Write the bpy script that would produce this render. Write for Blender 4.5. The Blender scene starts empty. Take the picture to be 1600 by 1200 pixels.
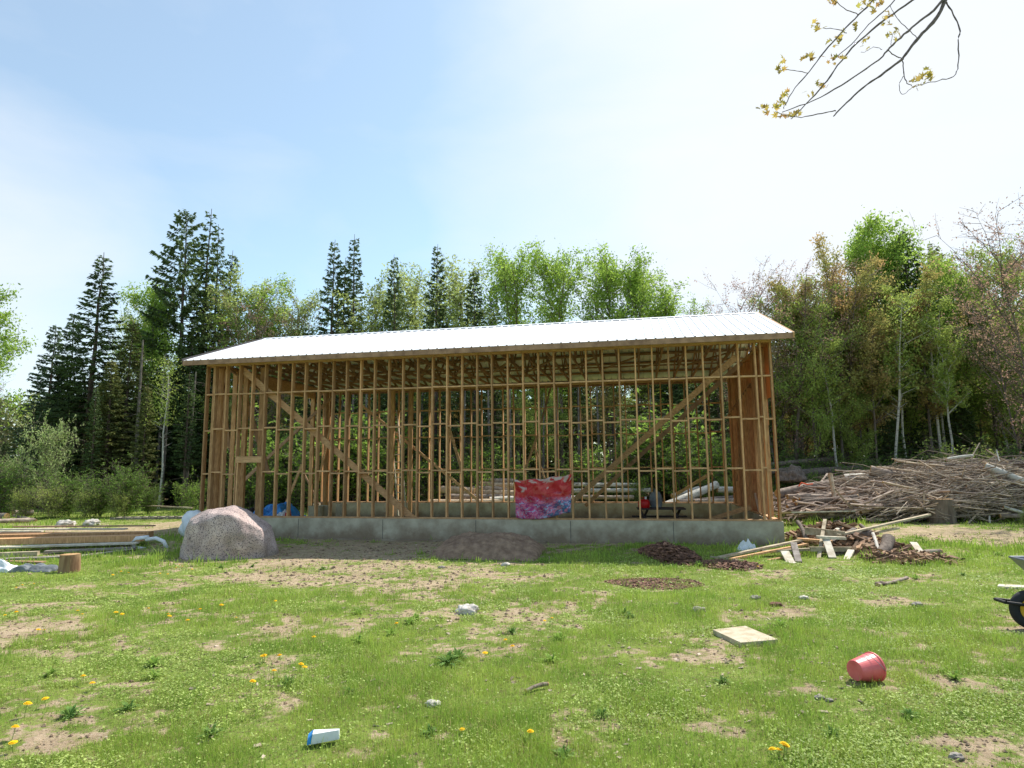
import bpy, bmesh, math, random
import numpy as np
from mathutils import Vector, Matrix, noise as mnoise
random.seed(7); RNG = np.random.default_rng(7)
R_ = math.radians
sc = bpy.context.scene
COL = sc.collection
# ------------------------------------------------------------------ camera
EYE = Vector((0, 0, 1.65)); FPX = 982.76; PITCH = 0.1286; ROLL = -0.0094
fw = Vector((0, math.cos(PITCH), math.sin(PITCH))); rt = Vector((1, 0, 0)); up = rt.cross(fw)
RT = rt*math.cos(ROLL) + up*math.sin(ROLL); UP = -rt*math.sin(ROLL) + up*math.cos(ROLL)
cam = bpy.data.cameras.new('camera'); camo = bpy.data.objects.new('camera', cam); COL.objects.link(camo)
cam.sensor_width = 36; cam.lens = 36*FPX/1600; cam.clip_start = .05; cam.clip_end = 2000
M = Matrix((RT, UP, -fw)).transposed().to_4x4(); M.translation = EYE; camo.matrix_world = M
sc.camera = camo
sc.render.resolution_x = 1024; sc.render.resolution_y = 768
sc.render.engine = 'CYCLES'
# ------------------------------------------------------------------ light
SUN_AZ, SUN_EL = R_(43), R_(54)
sd = Vector((math.sin(SUN_AZ)*math.cos(SUN_EL), math.cos(SUN_AZ)*math.cos(SUN_EL), math.sin(SUN_EL)))
sl = bpy.data.lights.new('sun', 'SUN'); sl.energy = 4.2; sl.angle = R_(.6); sl.color = (1, .95, .87)
so = bpy.data.objects.new('sun', sl); COL.objects.link(so); so.rotation_euler = sd.to_track_quat('Z', 'Y').to_euler()
w = bpy.data.worlds.new('World'); sc.world = w; w.use_nodes = True
nt = w.node_tree; nt.nodes.clear()
N = nt.nodes.new; L = nt.links.new
out = N('ShaderNodeOutputWorld'); bg = N('ShaderNodeBackground'); sky = N('ShaderNodeTexSky')
sky.sky_type = 'NISHITA'; sky.sun_disc = False; sky.sun_elevation = SUN_EL; sky.sun_rotation = SUN_AZ
sky.air_density = 1.0; sky.dust_density = .7; sky.ozone_density = .6; sky.altitude = 100
bg.inputs['Strength'].default_value = .15
tc = N('ShaderNodeTexCoord'); mp = N('ShaderNodeMapping'); mp.inputs['Scale'].default_value = (1, 1, 2.6)
nz = N('ShaderNodeTexNoise'); nz.inputs['Scale'].default_value = 2.4; nz.inputs['Detail'].default_value = 7; nz.inputs['Roughness'].default_value = .52
nz.inputs['Distortion'].default_value = .35
L(tc.outputs['Generated'], mp.inputs['Vector']); L(mp.outputs['Vector'], nz.inputs['Vector'])
# thin cloud veil, thicker towards the sun
dt = N('ShaderNodeVectorMath'); dt.operation = 'DOT_PRODUCT'; dt.inputs[1].default_value = Vector((.545, .713, .445)).normalized()
L(tc.outputs['Generated'], dt.inputs[0])
mr = N('ShaderNodeMapRange'); mr.inputs['From Min'].default_value = .74; mr.inputs['From Max'].default_value = 1.0
mr.inputs['To Min'].default_value = .0; mr.inputs['To Max'].default_value = .9
L(dt.outputs['Value'], mr.inputs['Value'])
ad = N('ShaderNodeMath'); ad.operation = 'ADD'; L(mr.outputs[0], ad.inputs[0])
# cloud bank low on the left
lw = N('ShaderNodeVectorMath'); lw.operation = 'DOT_PRODUCT'; lw.inputs[1].default_value = Vector((-.66, .72, .18)).normalized()
L(tc.outputs['Generated'], lw.inputs[0])
m3 = N('ShaderNodeMapRange'); m3.inputs['From Min'].default_value = .955; m3.inputs['From Max'].default_value = .998
m3.inputs['To Max'].default_value = .55; L(lw.outputs['Value'], m3.inputs['Value'])
nm = N('ShaderNodeMapRange'); nm.inputs['From Min'].default_value = .2; nm.inputs['From Max'].default_value = .8; nm.inputs['To Min'].default_value = -.22; nm.inputs['To Max'].default_value = .38; L(nz.outputs[0], nm.inputs['Value'])
ad2 = N('ShaderNodeMath'); ad2.operation = 'ADD'; L(nm.outputs[0], ad2.inputs[0]); L(m3.outputs[0], ad2.inputs[1]); L(ad2.outputs[0], ad.inputs[1])
rp = N('ShaderNodeMapRange'); rp.inputs['From Min'].default_value = .08; rp.inputs['From Max'].default_value = .88; rp.inputs['To Min'].default_value = .22
rp.interpolation_type = 'LINEAR'; L(ad.outputs[0], rp.inputs['Value'])
mx = N('ShaderNodeMix'); mx.data_type = 'RGBA'
hu = N('ShaderNodeVectorMath'); hu.operation = 'MULTIPLY'; hu.inputs[1].default_value = (.82, .96, .9); L(sky.outputs[0], hu.inputs[0])
L(rp.outputs[0], mx.inputs['Factor']); L(hu.outputs[0], mx.inputs[6]); mx.inputs[7].default_value = (3.95, 4.15, 4.4, 1)
L(mx.outputs[2], bg.inputs['Color']); L(bg.outputs[0], out.inputs[0])
sc.view_settings.view_transform = 'Standard'; sc.view_settings.look = 'None'
sc.view_settings.gamma = 1; sc.view_settings.exposure = .7

# ------------------------------------------------------------------ pixel -> place (photo pixels 1600x1200)
def ray(px, py):
    return (fw + RT*((px-800)/FPX) - UP*((py-600)/FPX))
def P(px, py, Y):
    d = ray(px, py); return EYE + d*(Y/d.y)
def lat(x, y, s):       # hashed lattice
    n = (np.asarray(x, dtype=np.int64)*374761393 + np.asarray(y, dtype=np.int64)*668265263 + s*1442695041) & 0xffffffff
    n = ((n ^ (n >> 13))*1274126177) & 0xffffffff
    return ((n ^ (n >> 16)) & 0xffff)/65535.
def vnoise(x, y, s=0):
    x = np.asarray(x, float); y = np.asarray(y, float)
    i = np.floor(x).astype(np.int64); j = np.floor(y).astype(np.int64); u = x-i; v = y-j
    u = u*u*(3-2*u); v = v*v*(3-2*v)
    return (lat(i, j, s)*(1-u)+lat(i+1, j, s)*u)*(1-v) + (lat(i, j+1, s)*(1-u)+lat(i+1, j+1, s)*u)*v
def fbm(x, y, s=0, o=4):
    t = 0; a = .5
    for k in range(o):
        t = t+a*vnoise(np.asarray(x)*2**k+17.3*k, np.asarray(y)*2**k+5.1*k, s+k); a *= .5
    return t/(1-.5**o)
BX, BY, TH = 6.214, 14.843, 0.1948   # building front right corner
def G(x, y):
    x = np.asarray(x, float); y = np.asarray(y, float)
    s = np.clip((y-4.5)/8.5, 0, 1); s = s*s*(3-2*s)
    z = -.24*s + .10*(fbm(x*.35, y*.35, 3, 3)-.5)*np.clip((24-y)/10, .2, 1) + .035*(fbm(x*1.7, y*1.7, 9, 3)-.5)
    z = z + np.clip((y-42)/60, 0, 1)*1.0
    return z
def GZ(x, y): return float(G(x, y))
def GP(px, py):
    d = ray(px, py); t = 1.
    for _ in range(60):
        p = EYE+d*t; h = p.z-GZ(p.x, p.y)
        t += h/max(.02, -d.z)*.8
        if t > 400: break
    return EYE+d*t
BR = Matrix.Rotation(-TH, 4, 'Z'); BR.translation = Vector((BX, BY, -.24)); BRI = BR.inverted()
FT = .583
def BL(px, py, wv):      # photo pixel -> building-local point on the plane y_local = wv
    o = BRI@EYE; d = BRI.to_3x3()@ray(px, py); t = (wv-o.y)/d.y; return o+d*t

# ------------------------------------------------------------------ materials
def lin(r, g, b):
    f = lambda c: (c/255/12.92 if c/255 <= .04045 else ((c/255+.055)/1.055)**2.4)
    return (f(r), f(g), f(b), 1)
MATS = {}
def mk(name, c1, c2=None, scale=6, rough=.85, bump=.0, bscale=None, stretch=(1, 1, 1), island=0., objr=0., transl=0., detail=5, spec=.3, lo=.35, hi=.65, metal=0, tcol=None):
    m = bpy.data.materials.new(name); m.use_nodes = True; nt = m.node_tree; n = nt.nodes; l = nt.links
    b = n['Principled BSDF']; b.inputs['Roughness'].default_value = rough; b.inputs['Specular IOR Level'].default_value = spec
    b.inputs['Metallic'].default_value = metal
    tc = n.new('ShaderNodeTexCoord'); mp = n.new('ShaderNodeMapping'); mp.inputs['Scale'].default_value = stretch
    l.new(tc.outputs['Object'], mp.inputs['Vector'])
    nz = n.new('ShaderNodeTexNoise'); nz.inputs['Scale'].default_value = scale; nz.inputs['Detail'].default_value = detail
    nz.inputs['Roughness'].default_value = .62
    l.new(mp.outputs[0], nz.inputs['Vector'])
    r = n.new('ShaderNodeMapRange'); r.inputs['From Min'].default_value = lo; r.inputs['From Max'].default_value = hi
    l.new(nz.outputs[0], r.inputs['Value'])
    mx = n.new('ShaderNodeMix'); mx.data_type = 'RGBA'; mx.inputs[6].default_value = c1; mx.inputs[7].default_value = c2 or c1
    l.new(r.outputs[0], mx.inputs['Factor']); col = mx.outputs[2]
    def vary(src, amt, col):
        q = n.new('ShaderNodeMapRange'); q.inputs['To Min'].default_value = 1-amt; q.inputs['To Max'].default_value = 1+amt
        l.new(src, q.inputs['Value'])
        v = n.new('ShaderNodeVectorMath'); v.operation = 'SCALE'; l.new(col, v.inputs[0]); l.new(q.outputs[0], v.inputs['Scale'])
        return v.outputs[0]
    if island:
        g = n.new('ShaderNodeNewGeometry'); col = vary(g.outputs['Random Per Island'], island, col)
    if objr:
        g = n.new('ShaderNodeObjectInfo'); col = vary(g.outputs['Random'], objr, col)
    l.new(col, b.inputs['Base Color'])
    if bump:
        bn = n.new('ShaderNodeTexNoise'); bn.inputs['Scale'].default_value = bscale or scale*4; bn.inputs['Detail'].default_value = 6
        l.new(mp.outputs[0], bn.inputs['Vector'])
        bb = n.new('ShaderNodeBump'); bb.inputs['Strength'].default_value = bump; bb.inputs['Distance'].default_value = .02
        l.new(bn.outputs[0], bb.inputs['Height']); l.new(bb.outputs[0], b.inputs['Normal'])
    if transl:
        t = n.new('ShaderNodeBsdfTranslucent')
        if tcol: t.inputs['Color'].default_value = tcol
        else: l.new(col, t.inputs['Color'])
        ms = n.new('ShaderNodeMixShader'); ms.inputs[0].default_value = transl
        l.new(b.outputs[0], ms.inputs[1]); l.new(t.outputs[0], ms.inputs[2]); l.new(ms.outputs[0], n['Material Output'].inputs[0])
    MATS[name] = m; return m
V = lambda a: (1, 1, a)
lumber = mk('lumber', lin(204, 162, 116), lin(162, 120, 82), scale=9, stretch=(3, 3, .5), bump=.25, island=.0, objr=.3, rough=.8)
lumber_h = mk('lumber_flat', lin(208, 168, 124), lin(166, 126, 90), scale=9, stretch=(.6, 3, 3), bump=.25, objr=.15, rough=.8)
lumber_dk = mk('truss_wood', lin(168, 134, 108), lin(128, 100, 80), scale=5, objr=.15, island=.15)
lumber_w = mk('weathered_board', lin(190, 176, 150), lin(140, 124, 100), scale=7, stretch=(1, 1, 1), bump=.3, objr=.2)
lumber_g = mk('grey_board', lin(150, 142, 134), lin(104, 94, 86), scale=7, bump=.3, objr=.2)
lumber_p = mk('pale_board', lin(212, 204, 186), lin(172, 160, 138), scale=7, bump=.3, objr=.12)
sheath = mk('board_sheathing', lin(214, 160, 114), lin(172, 120, 82), scale=4, stretch=(6, 6, .4), objr=.4, transl=.34, tcol=lin(226, 166, 112), rough=.7)
concrete = mk('concrete', lin(186, 178, 158), lin(152, 142, 124), scale=2.2, bump=.2, bscale=30, rough=.95, detail=8)
def splash(m):
    n = m.node_tree.nodes; l = m.node_tree.links; b = n['Principled BSDF']; src = b.inputs['Base Color'].links[0].from_socket; tc = n['Texture Coordinate']
    sp = n.new('ShaderNodeSeparateXYZ'); l.new(tc.outputs['Object'], sp.inputs[0])
    q = n.new('ShaderNodeTexNoise'); q.inputs['Scale'].default_value = 1.3; q.inputs['Detail'].default_value = 7; q.inputs['Roughness'].default_value = .7; l.new(tc.outputs['Object'], q.inputs['Vector'])
    a = n.new('ShaderNodeMath'); a.operation = 'MULTIPLY_ADD'; l.new(q.outputs[0], a.inputs[0]); a.inputs[1].default_value = -1.3; l.new(sp.outputs[2], a.inputs[2])
    k = n.new('ShaderNodeMapRange'); k.inputs['From Min'].default_value = -.25; k.inputs['From Max'].default_value = -.6; k.inputs['To Max'].default_value = .75; l.new(a.outputs[0], k.inputs['Value'])
    x = n.new('ShaderNodeMix'); x.data_type = 'RGBA'; l.new(k.outputs[0], x.inputs['Factor']); l.new(src, x.inputs[6]); x.inputs[7].default_value = lin(118, 98, 78); l.new(x.outputs[2], b.inputs['Base Color'])
splash(concrete)
roofm = mk('white_metal_roof', lin(224, 226, 230), lin(212, 215, 220), scale=1.5, rough=.5, spec=.5)
trimm = mk('shaded_trim', lin(70, 64, 62), rough=.5)  # left rake trim, its shade put into the dark colour
def granite():
    m = mk('granite', lin(200, 180, 172), lin(164, 144, 138), scale=3, bump=.5, bscale=22, rough=.95, detail=8)
    n = m.node_tree.nodes; l = m.node_tree.links; b = n['Principled BSDF']
    src = b.inputs['Base Color'].links[0].from_socket
    tc = n['Texture Coordinate']
    v = n.new('ShaderNodeTexNoise'); v.inputs['Scale'].default_value = 46; v.inputs['Detail'].default_value = 3; l.new(tc.outputs['Object'], v.inputs['Vector'])
    r = n.new('ShaderNodeMapRange'); r.inputs['From Min'].default_value = .54; r.inputs['From Max'].default_value = .60; l.new(v.outputs[0], r.inputs['Value'])
    mx = n.new('ShaderNodeMix'); mx.data_type = 'RGBA'; l.new(r.outputs[0], mx.inputs['Factor']); l.new(src, mx.inputs[6]); mx.inputs[7].default_value = lin(104, 94, 96)
    v2 = n.new('ShaderNodeTexNoise'); v2.inputs['Scale'].default_value = 1.4; v2.inputs['Detail'].default_value = 6; l.new(tc.outputs['Object'], v2.inputs['Vector'])
    r2 = n.new('ShaderNodeMapRange'); r2.inputs['From Min'].default_value = .56; r2.inputs['From Max'].default_value = .7; r2.inputs['To Max'].default_value = .5; l.new(v2.outputs[0], r2.inputs['Value'])
    m2 = n.new('ShaderNodeMix'); m2.data_type = 'RGBA'; l.new(r2.outputs[0], m2.inputs['Factor']); l.new(mx.outputs[2], m2.inputs[6]); m2.inputs[7].default_value = lin(116, 108, 84)
    l.new(m2.outputs[2], b.inputs['Base Color']); return m
granitem = granite()
stone = mk('pale_stone', lin(208, 202, 192), lin(160, 152, 142), scale=9, bump=.4)
stone_d = mk('field_stone', lin(160, 152, 144), lin(120, 112, 104), scale=9, bump=.4)
barkm = mk('bark', lin(130, 116, 104), lin(88, 76, 68), scale=6, stretch=(3, 3, .7), bump=.5, objr=.2)
barks = mk('spruce_bark', lin(116, 98, 88), lin(80, 66, 60), scale=6, objr=.2)
birch = mk('pale_bark', lin(196, 190, 178), lin(92, 84, 76), scale=4, stretch=(1, 1, 3), lo=.5, hi=.7, bump=.2, objr=.15)
logm = mk('log_bark', lin(172, 156, 140), lin(118, 102, 92), scale=6, stretch=(1, 1, 1), bump=.6, objr=.25)
logw = mk('peeled_log', lin(205, 186, 160), lin(160, 134, 106), scale=5, bump=.3, objr=.15)
endm = mk('cut_wood', lin(190, 158, 112), lin(150, 112, 74), scale=12, bump=.2)
stick = mk('brush_sticks', lin(184, 168, 148), lin(120, 104, 90), scale=3, island=.4)
soilm = mk('loose_soil', lin(150, 126, 104), lin(112, 90, 74), scale=7, bump=1., bscale=26, detail=8)
spr1 = mk('spruce_needles', lin(110, 130, 76), lin(80, 100, 60), scale=.7, island=.35, transl=.3, rough=.7)
spr2 = mk('brown_green_needles', lin(146, 144, 84), lin(104, 120, 70), scale=.5, island=.35, transl=.3, rough=.7)
spr3 = mk('blue_green_needles', lin(124, 144, 108), lin(92, 114, 82), scale=.7, island=.3, transl=.3)
lf1 = mk('bright_leaves', lin(172, 196, 92), lin(134, 166, 66), scale=.6, island=.3, transl=.5)
lf2 = mk('pale_leaves', lin(184, 194, 122), lin(146, 164, 88), scale=.6, island=.3, transl=.5)
lf3 = mk('rusty_leaves', lin(190, 156, 104), lin(160, 168, 92), scale=.5, island=.3, transl=.45)
lf4 = mk('pink_buds', lin(190, 148, 136), lin(156, 132, 106), scale=.5, island=.3, transl=.4)
lf5 = mk('olive_leaves', lin(176, 188, 98), lin(138, 162, 76), scale=.5, island=.3, transl=.45)
lf6 = mk('shrub_leaves', lin(128, 156, 70), lin(92, 122, 52), scale=.8, island=.3, transl=.35)
lf7 = mk('blossom_leaves', lin(208, 216, 160), lin(132, 164, 76), scale=2.5, island=.3, transl=.4)
lf8 = mk('sapling_leaves', lin(156, 184, 82), lin(116, 150, 60), scale=1.5, island=.3, transl=.5)
mapl = mk('young_maple_leaves', lin(190, 184, 92), lin(164, 128, 80), scale=7, island=.3, transl=.5)
twigm = mk('maple_twig', lin(120, 108, 104), lin(86, 76, 74), scale=20, bump=.2)
scrapm = mk('scrap_wood', lin(160, 128, 98), lin(92, 68, 52), scale=3, island=.5)
crumbm = mk('soil_clods', lin(158, 136, 112), lin(112, 92, 74), scale=8, island=.45)
grassm = mk('grass_blades', lin(168, 188, 84), lin(126, 160, 62), scale=1.1, island=.34, transl=.4, rough=.6)
cloverm = mk('clover_leaves', lin(174, 190, 104), lin(138, 158, 78), scale=2, island=.3, transl=.35, rough=.6)
drym = mk('dry_grass', lin(176, 158, 110), lin(142, 122, 82), scale=3, island=.3, transl=.2)
dand = mk('dandelion_yellow', lin(242, 200, 20), lin(232, 176, 10), scale=40)
stemm = mk('green_stem', lin(120, 140, 70), scale=5)
chipm = mk('bark_chips', lin(132, 98, 78), lin(84, 60, 50), scale=6, island=.45)
redp = mk('red_plastic', lin(232, 120, 120), lin(214, 92, 96), scale=6, rough=.42, spec=.5, transl=.15)
redd = mk('red_paint', lin(190, 30, 30), rough=.4)
whitep = mk('white_plastic', lin(226, 228, 230), lin(200, 204, 208), scale=4, rough=.5)
beigep = mk('beige_plastic', lin(186, 176, 150), lin(160, 148, 122), scale=3, rough=.6)
bluet = mk('blue_tarp', lin(60, 150, 220), lin(36, 116, 190), scale=3, rough=.5)
greyt = mk('grey_tarp', lin(124, 130, 132), lin(88, 94, 98), scale=4, rough=.6)
blackm = mk('black_plastic', lin(38, 36, 38), rough=.5)
tyrem = mk('tyre_rubber', lin(52, 52, 54), lin(40, 40, 42), scale=8, rough=.85)
rimm = mk('yellow_rim', lin(220, 170, 50), rough=.5)
steelm = mk('grey_steel_tray', lin(150, 152, 158), lin(118, 120, 126), scale=5, rough=.45, metal=.3)
teal = mk('teal_print', lin(30, 130, 120), rough=.5)
orange = mk('orange_rope', lin(220, 90, 50), rough=.7)
tablem = mk('dark_stained_wood', lin(74, 66, 66), lin(50, 44, 44), scale=6)
alum = mk('pale_wood_ladder', lin(196, 190, 172), lin(170, 160, 140), scale=6)

# ------------------------------------------------------------------ mesh helpers
class MB:
    def __init__(s): s.v = []; s.f = []; s.n = 0
    def add(s, v, f):
        v = np.asarray(v, float).reshape(-1, 3); s.v.append(v); s.f += [tuple(int(i)+s.n for i in q) for q in f]; s.n += len(v)
    def beam(s, a, b, wd, th, upv=(0, 0, 1)):
        a = Vector(a); b = Vector(b); d = (b-a).normalized(); u = Vector(upv)
        sdv = d.cross(u)
        if sdv.length < 1e-3: sdv = d.cross(Vector((0, 1, 0)))
        sdv.normalize(); u = sdv.cross(d).normalized()
        v = []
        for p in (a, b):
            for i, j in ((-1, -1), (1, -1), (1, 1), (-1, 1)): v.append(p+sdv*(i*wd/2)+u*(j*th/2))
        s.add(v, [(0, 1, 2, 3), (7, 6, 5, 4), (0, 4, 5, 1), (1, 5, 6, 2), (2, 6, 7, 3), (3, 7, 4, 0)])
    def box(s, x0, x1, y0, y1, z0, z1):
        s.add([(x0, y0, z0), (x1, y0, z0), (x1, y1, z0), (x0, y1, z0), (x0, y0, z1), (x1, y0, z1), (x1, y1, z1), (x0, y1, z1)],
              [(3, 2, 1, 0), (4, 5, 6, 7), (0, 1, 5, 4), (1, 2, 6, 5), (2, 3, 7, 6), (3, 0, 4, 7)])
    def tube(s, pts, rad, k=6, cap=True):
        pts = [Vector(p) for p in pts]; n = len(pts)
        if not hasattr(rad, '__len__'): rad = [rad]*n
        ref = Vector((.31, .17, .93)); v = []
        for i, p in enumerate(pts):
            d = (pts[min(i+1, n-1)]-pts[max(i-1, 0)])
            if d.length < 1e-9: d = Vector((0, 0, 1))
            d.normalize(); a = d.cross(ref)
            if a.length < .1: a = d.cross(Vector((1, 0, 0)))
            a.normalize(); b = d.cross(a)
            for j in range(k):
                t = 2*math.pi*j/k; v.append(p+(a*math.cos(t)+b*math.sin(t))*rad[i])
        f = [(i*k+j, i*k+(j+1) % k, (i+1)*k+(j+1) % k, (i+1)*k+j) for i in range(n-1) for j in range(k)]
        if cap: f += [tuple(range(k-1, -1, -1)), tuple((n-1)*k+j for j in range(k))]
        s.add(v, f)
    def lathe(s, prof, k=24, mtx=None, close=False):
        v = []
        for r, z in prof:
            for j in range(k):
                t = 2*math.pi*j/k; p = Vector((r*math.cos(t), r*math.sin(t), z)); v.append(mtx@p if mtx else p)
        n = len(prof)
        f = [(i*k+j, i*k+(j+1) % k, (i+1)*k+(j+1) % k, (i+1)*k+j) for i in range(n-1) for j in range(k)]
        if close: f += [(((n-1)*k+j), ((n-1)*k+(j+1) % k), (j+1) % k, j) for j in range(k)]
        s.add(v, f)
    def build(s, name, m, parent=None, smooth=False, mtx=None):
        vv = np.concatenate(s.v) if s.v else np.zeros((0, 3))
        me = bpy.data.meshes.new(name); me.from_pydata([tuple(p) for p in vv.tolist()], [], s.f)
        for q in (m if isinstance(m, (list, tuple)) else [m]): me.materials.append(q)
        if smooth: me.polygons.foreach_set('use_smooth', [True]*len(me.polygons))
        me.update()
        o = bpy.data.objects.new(name, me); COL.objects.link(o)
        if parent: o.parent = parent
        return o
def fastmesh(name, v, f, m, parent=None, smooth=False):
    """v (n,3); f (m,k) uniform polygons"""
    v = np.ascontiguousarray(v, dtype=np.float32); f = np.ascontiguousarray(f, dtype=np.int32)
    me = bpy.data.meshes.new(name); k = f.shape[1]
    me.vertices.add(len(v)); me.vertices.foreach_set('co', v.ravel())
    me.loops.add(f.size); me.loops.foreach_set('vertex_index', f.ravel())
    me.polygons.add(len(f)); me.polygons.foreach_set('loop_start', np.arange(0, f.size, k, dtype=np.int32))
    me.polygons.foreach_set('use_smooth', np.full(len(f), smooth))
    me.update(calc_edges=True)
    for q in (m if isinstance(m, (list, tuple)) else [m]): me.materials.append(q)
    o = bpy.data.objects.new(name, me); COL.objects.link(o)
    if parent: o.parent = parent
    return o
def tag(o, label=None, cat=None, group=None, kind=None):
    if label: o['label'] = label
    if cat: o['category'] = cat
    if group: o['group'] = group
    if kind: o['kind'] = kind
    return o
def empty(name, loc, label=None, cat=None, group=None, rz=0):
    o = bpy.data.objects.new(name, None); COL.objects.link(o); o.location = loc; o.rotation_euler = (0, 0, rz)
    o.empty_display_size = .3
    return tag(o, label, cat, group)
def blob(name, center, size, m, seed=0, rough=.25, sub=3, flat=0., detail=1.6, rz=0, boxy=0., parent=None):
    bm = bmesh.new(); bmesh.ops.create_icosphere(bm, subdivisions=sub, radius=1)
    for v in bm.verts:
        p = v.co.copy()
        if boxy:
            mm = max(abs(p.x), abs(p.y), abs(p.z)); p = p.lerp(p/mm, boxy)
        n = mnoise.noise(p*detail+Vector((seed*3.1, seed*1.7, seed))) + .5*mnoise.noise(p*detail*2.3+Vector((seed, 9, 4))) + .22*mnoise.noise(p*detail*5.5+Vector((seed, 2, 7)))
        p *= 1+rough*n
        if p.z < -flat: p.z = -flat+(p.z+flat)*.2
        v.co = Vector((p.x*size[0], p.y*size[1], p.z*size[2]))
    me = bpy.data.meshes.new(name); bm.to_mesh(me); bm.free(); me.materials.append(m)
    me.polygons.foreach_set('use_smooth', [True]*len(me.polygons))
    o = bpy.data.objects.new(name, me); COL.objects.link(o); o.location = center; o.rotation_euler = (0, 0, rz)
    if parent: o.parent = parent
    return o

# ------------------------------------------------------------------ ground
# bare patches given as (px, py, half width px, half height px, strength)
BARE = [(520, 866, 190, 17, 1.3), (600, 852, 330, 8, 1.1), (470, 905, 150, 14, .95), (640, 912, 150, 16, .9), (800, 905, 120, 12, .75), (590, 888, 190, 10, .9),
        (180, 832, 150, 10, 1.2), (20, 843, 80, 7, .8), (250, 822, 70, 8, 1.), (250, 884, 80, 10, .8), (60, 950, 130, 9, .6), (25, 990, 85, 17, 1.0), (140, 920, 120, 8, .6),
        (500, 990, 100, 12, .55), (560, 975, 40, 8, .5), (770, 985, 90, 24, .6), (720, 960, 70, 14, .6), (880, 945, 90, 12, .5), (740, 1020, 80, 10, .45),
        (1480, 832, 130, 12, 1.2), (1560, 845, 80, 8, .7), (1430, 940, 60, 10, .95), (1440, 902, 120, 6, .8), (1250, 960, 90, 22, .75), (1150, 945, 110, 14, .55), (1210, 900, 70, 10, .5),
        (1330, 985, 150, 10, .6), (1570, 985, 80, 8, .8), (1590, 965, 60, 14, .6), (1030, 915, 80, 10, .8), (960, 930, 90, 8, .5),
        (470, 1095, 45, 12, .6), (800, 1140, 90, 24, .75), (880, 1150, 60, 20, .6), (1200, 1115, 110, 22, .6), (1160, 1140, 60, 18, .6), (1500, 1160, 90, 22, .6), (1230, 1085, 80, 10, .5),
        (560, 1180, 60, 14, .6), (990, 1020, 60, 10, .5), (1080, 1030, 60, 8, .4), (90, 1170, 60, 14, .55), (340, 1010, 60, 8, .35), (1350, 1060, 50, 10, .3), (1060, 1000, 40, 8, .5), (1550, 1080, 60, 10, .4)]
BW = []
for (px, py, hx, hy, st) in BARE:
    c = GP(px, py); e = GP(px+hx, py); a0 = GP(px, py-hy); a1 = GP(px, py+hy)
    BW.append((c.x, (a0.y+a1.y)/2, abs(e.x-c.x), abs(a0.y-a1.y)/2, st))
def dirtmask(x, y):
    x = np.asarray(x, float); y = np.asarray(y, float)
    d = np.full(x.shape, -.12)
    wx = x+.5*(fbm(x*1.3, y*1.3, 21, 3)-.5)*np.clip(y/6, .6, 2); wy = y+.5*(fbm(x*1.3, y*1.3, 31, 3)-.5)*np.clip(y/6, .6, 2.)
    for (cx, cy, rx, ry, st) in BW:
        q = ((wx-cx)/rx)**2+((wy-cy)/ry)**2
        d = np.maximum(d, st*np.exp(-q*.75)-.12)
    n = fbm(x*1.6, y*1.6, 5, 4)-.5; n2 = fbm(x*7, y*7, 15, 4)-.5; n3 = fbm(x*.4, y*.4, 25, 2)-.5
    return np.clip((d*.9 + 1.3*n + 1.5*n2 + .5*n3 - .02)*1.6, 0, 1)
def shade_bldg(x, y):
    return 0
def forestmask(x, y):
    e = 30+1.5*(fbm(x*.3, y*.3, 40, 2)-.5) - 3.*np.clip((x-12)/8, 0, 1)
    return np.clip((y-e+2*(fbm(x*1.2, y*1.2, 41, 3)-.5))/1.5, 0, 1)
ny, nx = 620, 520
yy = np.concatenate([np.linspace(-30, 2.6, 14)[:-1], 2.6*np.exp(np.linspace(0, math.log(60/2.6), ny)), np.linspace(64, 900, 24)])
uu = np.linspace(-1, 1, nx); uu = np.sign(uu)*np.abs(uu)**1.0
YY = np.repeat(yy[:, None], nx, 1); WID = np.maximum(np.abs(yy)*1.25, 4)[:, None]; XX = uu[None, :]*WID
XX = XX + np.sign(XX)*np.clip(np.abs(uu[None, :])-.93, 0, 1)*600
ZZ = G(XX, YY); dm = dirtmask(XX, YY)
ZZ = ZZ + .012*(fbm(XX*9, YY*9, 77, 3)-.5)*(YY < 25)
vv = np.stack([XX, YY, ZZ], -1).reshape(-1, 3)
idx = np.arange(len(yy)*nx).reshape(len(yy), nx)
ff = np.stack([idx[:-1, :-1], idx[:-1, 1:], idx[1:, 1:], idx[1:, :-1]], -1).reshape(-1, 4)
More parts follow.
